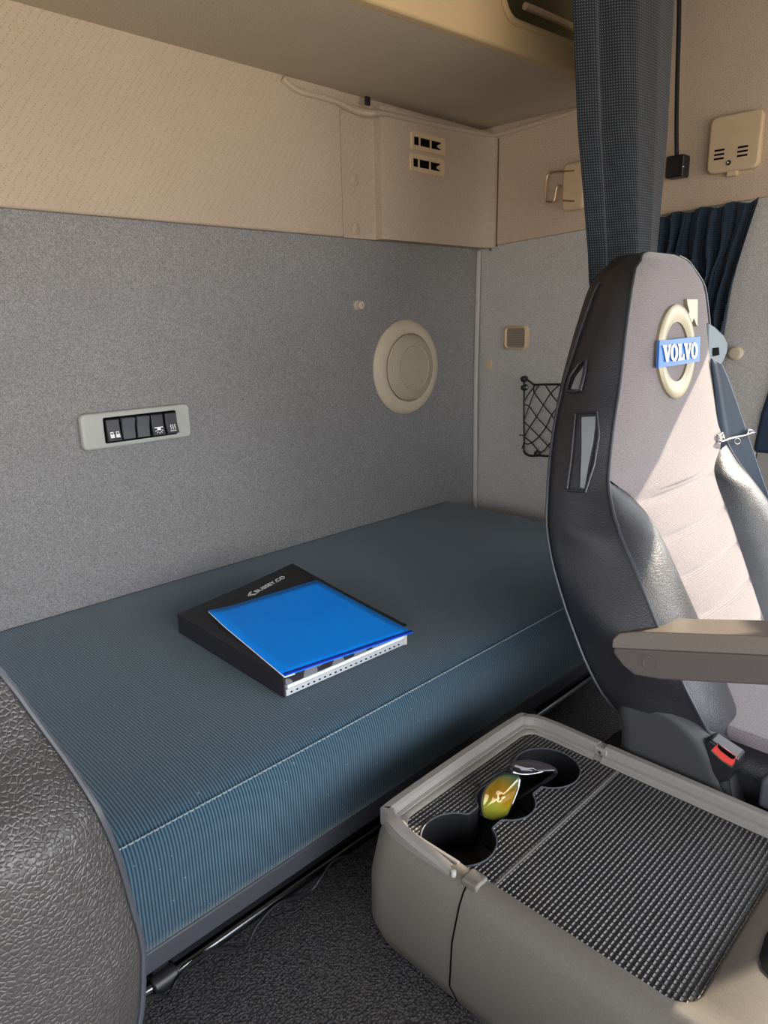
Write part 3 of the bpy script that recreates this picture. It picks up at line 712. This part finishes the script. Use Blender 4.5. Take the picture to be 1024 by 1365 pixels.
def spread(z0, z1, n): return [z0 + (z1 - z0) * i / n for i in range(n + 1)]

SZ = 1.09                                   # the seats are a little wider than their template
def build_seat(XC, YO, label, near=False):
    nr = .78 if near else 1
    lea = M['leather_near'] if near else M['leather']
    s = thing('driver_seat' if near else 'passenger_seat', label, 'seat', (XC, .33 + YO, FL))
    up = .5 if near else 0                  # the near seat is set more upright
    nx = lambda z: (.014 * min(1, max(0, (z + .42) / .17)) - .014 * min(1, max(0, (-.45 - z) / .08))) if near else 0
    V = lambda x, y, z: (XC + SZ * (x + nx(z)), SZ * (y + up * max(0, -z - .33)) + YO, SZ * z)
    # leather shell: flank, back, flank
    def flank(z, t, out=0):
        w, r, yp, yr = Fw(z), Fwr(z) * nr, Fyp(z), Fyr(z)
        b = .012 * math.sin(PI * t) + .006 * math.sin(PI * t) * math.sin(z * 40)* (1 if z < -.3 else 0)
        return (-(w + (r - w) * t + b + out), yp + (yr - yp) * t, z)
    rows = []
    for z in spread(-.60, .078, 70) + [.084, .089, .093, .095]:
        left_ = [flank(z, t) for t in (0, .06, .2, .35, .5, .65, .8, .92, 1)]
        r, yr = Fwr(z) * nr, Fyr(z)
        back = [(-r + .012, yr + .016, z), (-r * .82, yr + .032, z), (-r * .45, yr + .045, z), (0, yr + .048, z)]
        half = left_ + back
        rows.append([V(*p) for p in half] + [V(-p[0], p[1], p[2]) for p in half[-2::-1]])
    mb = MB().grid(rows)
    n0 = len(rows) * len(rows[0]) - len(rows[0]); mb.f.append(tuple(n0 + j for j in range(len(rows[0]))))
    obj('backrest_shell', mb, lea, s, angle=80)
    # fabric front
    rows = []
    for z in spread(-.585, -.235, 110) + spread(-.235, .078, 50)[1:] + [.084, .089, .093, .095]:
        w = Fwi(z) if z < -.235 else Fw(z)
        row = []
        g = 0
        if z < -.27:
            for zg in (-.287, -.345, -.405, -.465, -.528): g += .0065 * math.exp(-((z - zg) / .0055) ** 2)
            g -= .004 * abs(math.sin(PI * (z + .287) / .0595))
        for j in range(33):
            u = -1 + j / 16
            crown = .014 * (1 - u * u) * (1 if z > -.27 else .5) if z < .078 else .006 * (1 - u * u)
            y = Fyf(z) - crown + g * (1 - u ** 6)
            if z > -.235 and z < .078: y = Fyp(z) - .014 * (1 - abs(u) ** 4)
            elif z >= .078: y = Fyp(z) - .014 * (1 - abs(u) ** 4) * (.095 - z) / .017
            row.append(V(u * w, y, z))
        rows.append(row)
    fp_ = obj('front_panel', MB().grid(rows), M['seat_fabric'], s, angle=80)
    # bolsters
    for sg in (-1, 1):
        rows = []
        for z in spread(-.60, -.238, 60):
            wi, w = Fwi(z), Fw(z); k = min(1, (-.238 - z) / .07); row = []
            for j in range(15):
                t = j / 14
                x = wi + (w - wi) * t; y = Fyf(z) + .004 + (Fyp(z) - Fyf(z) - .004) * t - .034 * k * math.sin(PI * t ** .8) ** .8
                row.append(V(sg * x, y, z))
            rows.append(row)
        obj('bolster', MB().grid(rows), lea, s, angle=80)
        pp = [V(sg * (Fw(z) + .001), Fyp(z) - .001, z) for z in spread(-.60, .078, 60) + [.084, .089, .093]]
        obj('piping', MB().tube(pp, .0026, 7), M['piping'], s)
        obj('piping', MB().tube([V(sg * Fwi(z), Fyf(z) + .002, z) for z in spread(-.585, -.25, 40)], .0022, 6), M['piping'], s)
        obj('piping', MB().tube([V(sg * (Fwr(z) * nr - .002), Fyr(z) + .008, z) for z in spread(-.58, .05, 40)], .0025, 6), M['piping'], s)
    # cushion
    cy0, cy1, zt = -.22 + YO, .395 + YO, -.615
    obj('cushion', MB().box((XC - .278, cy0, -.78), (XC + .278, cy1, zt - .012)), lea, s, bevel=.035, seg=5)
    obj('cushion_top', MB().prism([(x, y, zt - .02) for x, y in rrect(XC, (cy0 + cy1) / 2, .51, cy1 - cy0 - .03, .05)], (0, 0, .026)), M['seat_fabric'], s, bevel=.012, seg=4)
    obj('pedestal', MB().box((XC - .22, -.1 + YO, FL), (XC + .22, .42 + YO, -.77)), M['black_matt'], s, bevel=.03)
    if near: return s
    # plastic cover over the recliner
    pf = [at(0, .985, *p) for p in ((822, 975), (817, 950), (824, 937), (845, 931), (872, 932), (902, 947), (930, 972), (951, 1003), (968, 1040), (982, 1080))]
    pf = [(p_[1], p_[2]) for p_ in smoothpath(pf, 4)]
    pf = pf + [(pf[-1][0] - .005, -.82), (pf[0][0], -.82)]
    obj('recliner_cover', MB().prism([(.985, y, z) for y, z in pf], (.085, 0, 0)), M['base_grey'], s, bevel=.028, seg=6, angle=50)
    # slots in the flank for the belt, framed by piping
    for quad in (((.70, -.085), (.24, -.085 - .002), (.24, -.118), (.80, -.118)), ):
        pass
    def fpt(px, py, out=.003):
        # point of the left flank seen at a pixel
        best = None; r_ = ray(px, py) / SZ
        for zi in np.linspace(-.42, .08, 251):
            k_ = zi / r_[2] if abs(r_[2]) > 1e-6 else None
            if k_ is None or k_ < 0: continue
            P_ = r_ * k_
            yp, yr = Fyp(zi), Fyr(zi)
            t = (P_[1] - yp) / (yr - yp)
            if not -.05 < t < 1.05: continue
            q_ = flank(zi, min(max(t, 0), 1), out); e = abs(XC + SZ * q_[0] - SZ * P_[0])
            if best is None or e < best[0]: best = (e, np.array(V(*q_)))
        return best[1]
    for fr_, in_ in ((((757, 651), (761, 610), (765, 552), (797, 549), (796, 580), (789, 620), (782, 655), (757, 653)), ((772, 650), (774, 600), (776, 556), (795, 555), (793, 590), (787, 620), (782, 651))),
                     (((757, 520), (762, 502), (770, 485), (780, 480), (779, 500), (775, 520), (765, 522), (757, 520)), ((762, 519), (767, 503), (777, 484), (777, 502), (772, 520)))):
        po = obj('belt_slot', MB().prism([fpt(*p, .0015) for p in in_], (-.002, 0, 0)), M['grey_insert'], s, smooth=False)
        obj('slot_piping', MB().tube([fpt(*p, .003) for p in fr_], .003, 7), M['leather'], po)
    # armrest, swung up a little
    AX = .965
    A0, A1 = at(0, AX, 816, 870), at(0, AX, 1024, 881)
    dv = (A1 - A0) / np.linalg.norm(A1 - A0); A0 = A0 + dv * .0; ln = .46; nv = np.array([0, dv[2], -dv[1]]); nv = nv if nv[2] > 0 else -nv
    side = [(0, .0), (.004, .008), (ln, .008), (ln, -.013), (ln - .02, -.028), (.2, -.036), (.07, -.039), (.03, -.036), (.012, -.020)]
    def ap(a, h, x): return np.array([x, A0[1], A0[2]]) + dv * np.array([0, 1, 1]) * a + nv * h
    arm = obj('armrest', MB().prism([ap(a, h, AX) for a, h in side], (.066, 0, 0)), M['armrest'], s, bevel=.006)
    obj('armrest_pad', MB().prism([ap(a, h, AX - .002) for a, h in ((.002, .008), (.006, .022), (.02, .033), (.05, .036), (.2, .035), (ln - .02, .028), (ln, .013), (ln, .008))], (.070, 0, 0)), M['armrest_top'], arm, bevel=.008, seg=4)
    obj('pivot_cap', MB().lathe([(.012, -.002), (.012, .0012), (.010, .0012), (.0095, .0006), (.001, .0006)], ap(.06, -.013, AX), (-1, 0, 0), 24), M['armrest'], arm)
    # emblem on the headrest
    e_ = at(1, .497, 902, 469); ex, ez = e_[0] - XC / SZ, e_[2]
    def ept(x, z, d): return np.array(V(ex + x, Fyp(ez + z) - .0145 * (1 - abs((ex + x) / Fw(ez + z)) ** 4) - d, ez + z))
    Ro, Ri = .0745, .047
    rows = []
    for i in range(65):
        t = 2 * PI * i / 64
        rows.append([ept(r * math.cos(t) * .94, r * math.sin(t), d) for r, d in ((Ro, -.001), (Ro, .004), (Ro - .004, .006), (Ro - .012, .0065), (Ri + .006, .0045), (Ri, .003), (Ri, -.001))])
    em = obj('emblem', MB().grid(rows, close_v=False), M['emblem'], s, angle=50, label='silver ring emblem with arrow')
    rr = .072
    c45 = math.radians(52); d1 = np.array([math.cos(c45), math.sin(c45)])
    arw = [(.034, .055), (.042, .062), (.034, .074), (.032, .082), (.076, .082), (.076, .038), (.070, .042), (.060, .052), (.052, .044)]
    obj('emblem_arrow', MB().prism([ept(x, z, .0) for x, z in arw], (0, -.006, 0)), M['emblem'], em, smooth=False)
    bd = obj('emblem_band', MB().prism([ept(x, z, .005) for x, z in ((-.079, -.021), (.076, -.019), (.079, .022), (-.074, .020))], (0, -.0045, 0)), M['emblem_blue'], em, smooth=False)
    tx = MB()
    def ltr(poly, x0, w, h=.026):
        tx.prism([ept(x0 + x * w, -.0130 + z * h, .0098) for x, z in poly], (0, -.0008, 0))
    Vp = [(0, 1), (0, .86), (.07, .86), (.40, 0), (.62, 0), (.93, .86), (1, .86), (1, 1), (.66, 1), (.66, .86), (.74, .86), (.57, .34), (.40, .86), (.47, .86), (.47, 1)]
    Lp = [(0, 1), (0, .87), (.12, .87), (.12, .13), (0, .13), (0, 0), (.98, 0), (.98, .36), (.84, .36), (.78, .15), (.46, .15), (.46, .87), (.58, .87), (.58, 1)]
    def Oring(x0, w, h=.026):
        for k_ in range(24):
            t0, t1 = 2 * PI * k_ / 24, 2 * PI * (k_ + 1) / 24
            q_ = []
            for t, ro, zo in ((t0, .5, .52), (t1, .5, .52), (t1, .2, .34), (t0, .2, .34)): q_.append((.5 + ro * math.cos(t), .5 + zo * math.sin(t)))
            ltr(q_, x0, w)
    ws = .0272; st_ = -.066
    ltr(Vp, st_, ws); Oring(st_ + ws * .96, .026); ltr(Lp, st_ + ws * 1.96, .0235); ltr(Vp, st_ + ws * 2.82, ws); Oring(st_ + ws * 3.80, .027)
    obj('emblem_lettering', tx, M['white'], bd, smooth=False)
    return s
seat = build_seat(1.297, 0, 'grey and black passenger seat with silver ring emblem on the headrest')
near = build_seat(-.125, .02, 'black grained leather seat with curved piped edge before the near end of blue bunk', near=True)

# seat belt, its clip and the buckle
g0 = at(1, 0.5504, 951, 433)
sb = thing('seat_belt', 'blue-grey seat belt hanging from its guide beside the headrest', 'seat belt', at(1, 0.5232, 1000, 720))
gp = [at(1, 0.5504, *p) for p in ((945, 430), (955, 436), (966, 447), (971, 458), (970, 470), (965, 482), (961, 488), (945, 490))]
obj('belt_guide', MB().prism(gp, (0, .022, 0)), M['belt_guide'], sb, bevel=.004)
sg_ = MB().prism([at(1, 0.5488, *p) for p in ((951, 464), (958, 463), (959, 473), (951, 475))], (0, -.0006, 0))
obj('guide_slot', sg_, M['void'], sb, smooth=False)
la_ = [at(1, y, *p) for p, y in (((948, 478), 0.5450), ((953, 520), 0.5417), ((962, 600), 0.5341), ((985, 650), 0.5232), ((1012, 740), 0.5014), ((1030, 800), 0.4905))]
lb_ = [at(1, y, *p) for p, y in (((962, 486), 0.5450), ((975, 517), 0.5417), ((1000, 590), 0.5341), ((1022, 655), 0.5232), ((1060, 760), 0.5014), ((1075, 800), 0.4905))]
rows = [[a * (1 - t) + b * t for t in (0, .33, .66, 1)] for a, b in zip(smoothpath(la_, 4), smoothpath(lb_, 4))]
obj('webbing', MB().grid(rows), M['webbing'], sb, solid=.0016)
obj('webbing_edge', MB().tube(smoothpath(lb_, 4), .0012, 6), M['stitch'], sb)
bc = MB()
bc.tube([at(1, 0.5254, *p) for p in ((957, 587), (962, 588.5), (975, 584), (990, 581), (1006, 576.5))], .0028, 8)
tag_c = thing('belt_clip', 'small silver wire clip pinching the seat belt', 'clip', at(1, 0.5254, 985, 590))
obj('clip_bar', bc, M['metal'], tag_c)
obj('clip_end', MB().tube([at(1, 0.5254, *p) for p in ((958, 590), (957, 580), (963, 577), (966, 583))], .0026, 8), M['metal'], tag_c)
obj('clip_end', MB().tube([at(1, 0.5254, *p) for p in ((996, 578), (997, 573), (1005, 574), (1008, 578))], .0026, 8), M['metal'], tag_c)
obj('clip_ring', MB().tube([at(1, 0.5254, 983 + 4 * math.cos(t), 588 + 4 * math.sin(t)) for t in [2 * PI * i / 12 for i in range(12)]], .0008, 6, closed=True), M['metal'], tag_c)

XBK = .985
bk = thing('belt_buckle', 'black seat belt buckle with a red button beside the seat cushion', 'buckle', at(0, XBK, 955, 1060))
q_ = lambda px, py, x=XBK: at(0, x, px, py)
body = [q_(*p) for p in ((938, 990), (946, 986), (985, 1012), (984, 1021), (978, 1026), (972, 1042), (958, 1045), (950, 1030))]
obj('housing', MB().prism(body, (.03, 0, 0)), M['black'], bk, bevel=.004)
obj('release_button', MB().prism([q_(*p, XBK - .001) for p in ((955.5, 992.5), (982, 1011), (976, 1022), (962, 1013), (948, 1000))], (.006, 0, 0)), M['red'], bk, bevel=.001)
obj('button_edge', MB().tube([q_(*p, XBK - .001) for p in ((948, 1000), (962, 1013.5), (976, 1023), (982.5, 1012), (957, 991))], .0011, 6), M['metal'], bk)
obj('tongue_slot', MB().prism([q_(*p, XBK - .0022) for p in ((957, 992), (981, 1009), (978, 1012.5), (974, 1011), (961, 1001), (957, 996))], (.001, 0, 0)), M['void'], bk, smooth=False)
obj('stalk', MB().tube([q_(962, 1035, XBK + .015), q_(972, 1075, XBK + .015), (XBK + .015, .30, -.86)], .012, 10), M['black_matt'], bk)

# low box between the console and the seat
obj('trim_12', MB().box((.985, -.6, FL), (1.25, .58, -.80)), M['floor_base'], kind='structure', bevel=.03)

# ---------------------------------------------------------------- console
T = .69
cs = thing('centre_console', 'grey plastic centre console with cup holders and black ribbed mat', 'console', (.78, .36, FL))
X0, X1, Y0, Y1, ZC = .866 * T, 1.402 * T, .188, .905 * T, -.69
def rring(x0, x1, y0, y1, r, z, k=6):
    return [(x, y, z) for x, y in rrect((x0 + x1) / 2, (y0 + y1) / 2, x1 - x0, y1 - y0, r, k)]
YF = .02
# body: outer skin from the floor up to the rim, then down to the mat
rings = [rring(X0 + .03, X1 - .02, YF + .03, Y1 - .02, .05, FL), rring(X0 - .02, X1 + .005, YF - .03, Y1 + .006, .05, FL + .035), rring(X0 - .036, X1 + .012, YF - .04, Y1 + .012, .055, FL + .075), rring(X0 - .032, X1 + .012, YF - .02, Y1 + .014, .055, -.76),
         rring(X0 - .018, X1 + .010, YF, Y1 + .010, .05, -.712), rring(X0 - .010, X1 + .008, YF + .02, Y1 + .008, .048, -.698), rring(X0 - .0, X1 + .004, YF + .05, Y1 + .004, .045, ZC)]
obj('console_body', MB().grid(rings, close_u=True), M['console'], cs, angle=70)
mx0, mx1, my0, my1 = X0 + .022, X1 - .018, Y0, Y1 - .022
top = [rring(X0, X1 + .004, YF + .05, Y1 + .004, .045, ZC), rring(X0 + .004, X1, YF + .06, Y1, .043, ZC + .002), rring(mx0 - .004, mx1 + .004, my0 - .004, my1 + .004, .03, ZC + .001), rring(mx0, mx1, my0, my1, .028, ZC - .004), rring(mx0 + .001, mx1 - .001, my0 + .001, my1 - .001, .028, ZC - .012)]
obj('console_frame', MB().grid(top, close_u=True), M['console'], cs, angle=70)
# raised rim at the back and along the seat side, with a hinge in it
YH = .686 * T
def rimpath(pts, r=.0): return pts
for nm_, path in (('rear_rim', [(X0 + .004, YH + .015), (X0 + .004, Y1 - .045), (X0 + .016, Y1 - .012), (X0 + .045, Y1 - .002), (X1 - .045, Y1 - .002), (X1 - .014, Y1 - .013), (X1 - .002, Y1 - .045), (X1 - .002, YH + .008)]), ('lid_rim', [(X1 - .002, YH - .006), (X1 - .002, .3), (X1 - .002, .13)])):
    P3 = smoothpath([(x, y, 0) for x, y in path], 5); rows = []
    for i, p in enumerate(P3):
        a = P3[max(i - 1, 0)]; b = P3[min(i + 1, len(P3) - 1)]; t = b - a; t /= np.linalg.norm(t); nrm = np.array([-t[1], t[0], 0])
        fade = min(1, i / 6) if nm_ == 'rear_rim' else 1
        h = .016 * fade + .001
        rows.append([p + nrm * o + np.array([0, 0, ZC + z]) for o, z in ((.010, -.012), (.010, h - .004), (.006, h), (-.004, h), (-.008, h - .003), (-.0085, .004), (-.014, .0025), (-.0145, -.002), (-.019, -.004), (-.0195, -.012))])
    obj(nm_, MB().grid(rows, close_u=True, caps=True), M['console_rim'], cs, angle=35)
obj('rim_hinge', MB().box((X1 - .012, YH - .012, ZC), (X1 + .008, YH + .012, ZC + .014)), M['console_rim'], cs, bevel=.003)
obj('hinge_pin', MB().lathe([(.003, 0), (.003, .0012), (.001, .0015)], (X1 - .0125, YH - .0, ZC + .007), (-1, 0, 0), 12), M['metal'], cs)
obj('hinge_pin', MB().lathe([(.0035, 0), (.0035, .008), (.001, .009)], (X0 - .004, YH + .008, ZC - .001), (0, 0, 1), 12), M['plastic_grey'], cs)
obj('lid_corner', MB().box((X0 - .006, YH - .03, ZC - .006), (X0 + .02, YH - .004, ZC + .006)), M['console'], cs, bevel=.004)
gp_ = [(X0 - .0205, FL + .036), (X0 - .0365, FL + .075), (X0 - .0325, -.76), (X0 - .0185, -.713), (X0 - .0105, -.6985), (X0 - .003, -.692)]
obj('panel_gap', MB().grid([[(x - .0004, y, z) for x, z in gp_] for y in (YH - .0145, YH - .0125)]), M['void'], cs, solid=.0008, smooth=False)
# cup holder cut-out
ZM = ZC - .006
cyc = .523; cc = [(.655, .0525), (.766, .044), (.877, .052)]
YD = .437 * 1.0
hx0, hx1 = cc[0][0] - cc[0][1], cc[2][0] + cc[2][1]
def hh(x):
    h = 0
    for c_, r_ in cc:
        if abs(x - c_) < r_: h = max(h, math.sqrt(r_ * r_ - (x - c_) ** 2))
    if cc[0][0] < x < cc[2][0]: h = max(h, .021)
    return h
xs_ = sorted(set([hx0 + (hx1 - hx0) * i / 150 for i in range(151)] + [cc[0][0] - cc[0][1] * math.cos(a) for a in [i / 20 * .6 for i in range(21)]] + [cc[2][0] + cc[2][1] * math.cos(a) for a in [i / 20 * .6 for i in range(21)]]))
mb = MB()
ya_, yb_ = YD + .0012, my1 + .002
mb.box((mx0 - .002, ya_, ZM - .003), (hx0, yb_, ZM)).box((hx1, ya_, ZM - .003), (mx1 + .002, yb_, ZM))
for s in (1, -1):
    mb.grid([[(x, cyc + s * max(hh(x), .0), ZM) for x in xs_], [(x, yb_ if s > 0 else ya_, ZM) for x in xs_]])
obj('cup_holder_mat', mb, M['mat'], cs, smooth=False, org=None)
obj('lid_mat', MB().box((mx0 - .002, my0 - .002, ZM - .003), (mx1 + .002, YD - .0012, ZM)), M['mat'], cs, smooth=False)
obj('mat_divider', MB().box((mx0, YD - .0012, ZM - .003), (mx1, YD + .0012, ZM + .0008)), plain('divider_strip', srgb(120, 118, 116), .4, .4), cs, smooth=False)
cup = MB()
outl = [(x, cyc + hh(x)) for x in xs_] + [(x, cyc - hh(x)) for x in xs_[::-1][1:-1]]
cup.grid([[(x, y, ZM + .0015) for x, y in outl], [(x, y, ZM - .004) for x, y in outl], [(x + (.766 - x) * .02, cyc + (y - cyc) * .95, ZM - .062) for x, y in outl]], close_u=True)
n = len(outl); cup.f.append(tuple(2 * n + j for j in range(n)))
tray = obj('cup_tray', cup, M['black'], cs, angle=50)
obj('tray_edge', MB().tube([(x, y, ZM + .001) for x, y in outl[::2]], .0013, 6, closed=True), M['dark_grey'], tray)
for c_, r_ in cc:
    obj('cup_ring', MB().lathe([(r_ * .84, 0), (r_ * .84, .003), (r_ * .79, .004), (r_ * .76, .001), (.001, .001)], (c_ * .98 + .766 * .02, cyc, ZM - .0615), (0, 0, 1), 40), M['black_matt'], tray)
# recessed grip at the front
gp0 = at(2, ZC - .004, 1018, 1270)
obj('grip_recess', MB().prism([at(2, ZC + .0032, *p) for p in ((1012, 1275), (1020, 1248), (1034, 1225), (1060, 1230), (1060, 1310), (1030, 1305), (1016, 1290))], (0, 0, .0006)), M['void'], cs, smooth=False)

# sunglasses in the middle cup
sgc = np.array([.78, .50, -.70])
sg = thing('sunglasses', 'wraparound sunglasses with yellow-green mirrored lens in the cup holders', 'sunglasses', sgc)
def zp(px, py, z): return at(2, z, px, py)
l1 = [zp(658, 1093, -.715), zp(646, 1089, -.712), zp(642, 1077, -.70), zp(644, 1060, -.685), zp(651, 1046, -.672), zp(667, 1033.5, -.658), zp(682, 1031.5, -.655), zp(692, 1038, -.66), zp(690, 1051, -.675), zp(683, 1069, -.692), zp(675, 1087, -.71)]
def lens(name, loop_, bulge, mat, th=.0022):
    c_ = sum(loop_) / len(loop_); P_ = smoothpath(list(loop_) + [loop_[0]], 4)[:-1]
    nrm = np.zeros(3)
    for i in range(len(P_)): nrm += np.cross(P_[i] - c_, P_[(i + 1) % len(P_)] - c_)
    nrm /= np.linalg.norm(nrm)
    if np.dot(nrm, c_) > 0: nrm = -nrm
    rows = [[c_ + (p - c_) * k_ + nrm * bulge * (1 - k_ * k_) for p in P_] for k_ in (1, .85, .65, .4, .2, .02)]
    o = obj(name, MB().grid(rows, close_u=True), mat, sg, solid=th, angle=80)
    return P_
P1 = lens('lens', l1, .008, M['lens'])
l2 = [zp(681, 1023, -.662), zp(686, 1016.5, -.655), zp(702, 1013.5, -.652), zp(720, 1016.5, -.655), zp(735, 1022, -.66), zp(741, 1027.5, -.665), zp(728, 1026.5, -.668), zp(712, 1030, -.672), zp(697, 1031, -.672), zp(686, 1029, -.668)]
P2 = lens('lens', l2, .006, M['lens_dark'])
fr = MB(); fr.tube(P1, .0016, 6, closed=True)
obj('frame', fr, M['black'], sg)
obj('frame', MB().tube(P2, .0016, 6, closed=True), M['black'], sg)
obj('rim_glint', MB().tube([p for p in smoothpath([zp(692.5, 1039, -.66), zp(690.5, 1051, -.675), zp(683.5, 1069, -.692), zp(675.5, 1086, -.71)], 3)], .0014, 6), M['white'], sg)  # white tubes paint the highlight along the lens edges
obj('rim_glint', MB().tube(smoothpath([zp(684, 1029.5, -.667), zp(698, 1031.5, -.672), zp(712, 1030.5, -.672), zp(727, 1027, -.668)], 3), .0014, 6), M['white'], sg)
obj('bridge', MB().tube([zp(682, 1031, -.656), zp(678, 1026, -.656), zp(683, 1022, -.661)], .0028, 8), M['black'], sg)
obj('temple', MB().tube(smoothpath([zp(643, 1085, -.708), zp(636, 1078, -.71), zp(637, 1052, -.70), zp(660, 1033, -.68), zp(679, 1024, -.668)], 4), .003, 8), M['black'], sg)
obj('temple', MB().tube(smoothpath([zp(741, 1028, -.665), zp(738, 1034, -.68), zp(712, 1052, -.715), zp(690, 1066, -.73), zp(668, 1084, -.74)], 4), .003, 8), M['black'], sg)

# seat lever at the picture's right edge
lv = at(0, 1.0, 1020, 1045)
tag(obj('seat_lever', MB().box((.99, lv[1] - .05, lv[2] - .035), (1.02, lv[1] + .004, lv[2] + .012)), M['dark_grey'], bevel=.006), 'dark grey lever at the front of the seat base beside the console', 'lever')

# ---------------------------------------------------------------- light
w = bpy.data.worlds.new('daylight'); bpy.context.scene.world = w; w.use_nodes = True
nt = w.node_tree; bg = nt.nodes['Background']
tc = nt.nodes.new('ShaderNodeTexCoord'); sp_ = nt.nodes.new('ShaderNodeSeparateXYZ'); rp = nt.nodes.new('ShaderNodeValToRGB')
nt.links.new(tc.outputs['Generated'], sp_.inputs[0])
mr = nt.nodes.new('ShaderNodeMapRange'); mr.inputs[1].default_value = -1; mr.inputs[2].default_value = 1
nt.links.new(sp_.outputs[2], mr.inputs[0]); nt.links.new(mr.outputs[0], rp.inputs[0])
e = rp.color_ramp.elements; e[0].position = .45; e[0].color = GROUND; e[1].position = .56; e[1].color = SKY
nt.links.new(rp.outputs[0], bg.inputs['Color'])
dp = nt.nodes.new('ShaderNodeVectorMath'); dp.operation = 'DOT_PRODUCT'; dp.inputs[1].default_value = Vector((.35, -.93, .12)).normalized()
nt.links.new(tc.outputs['Generated'], dp.inputs[0])
m2 = nt.nodes.new('ShaderNodeMapRange'); m2.inputs[1].default_value = -.1; m2.inputs[2].default_value = 1; m2.inputs[3].default_value = WORLD; m2.inputs[4].default_value = WORLD * 2.7
nt.links.new(dp.outputs['Value'], m2.inputs[0]); nt.links.new(m2.outputs[0], bg.inputs['Strength'])   # sky boosted towards the windshield, added to light the bunk front
sun = bpy.data.lights.new('sun', 'SUN'); so = bpy.data.objects.new('sun', sun); C.objects.link(so)
sun.energy = SUN_E; sun.angle = math.radians(.6); sun.color = (1, .87, .68)
so.rotation_euler = Vector(SUN_D).to_track_quat('-Z', 'Y').to_euler(); so.location = (3, -1, 2)

for o in list(bpy.context.scene.objects):
    if o.parent is None: o.location.z += ZUP
for o in bpy.context.scene.objects:
    if '_loc' in o: del o['_loc']
vs = bpy.context.scene.view_settings
bpy.context.scene.display_settings.display_device = 'sRGB'
vs.view_transform = 'Standard'; vs.look = 'None'; vs.exposure = EXPOSURE; vs.gamma = 1; vs.use_curve_mapping = False
bpy.context.scene.cycles.max_bounces = 10; bpy.context.scene.cycles.diffuse_bounces = 6
bpy.context.scene.cycles.use_denoising = True
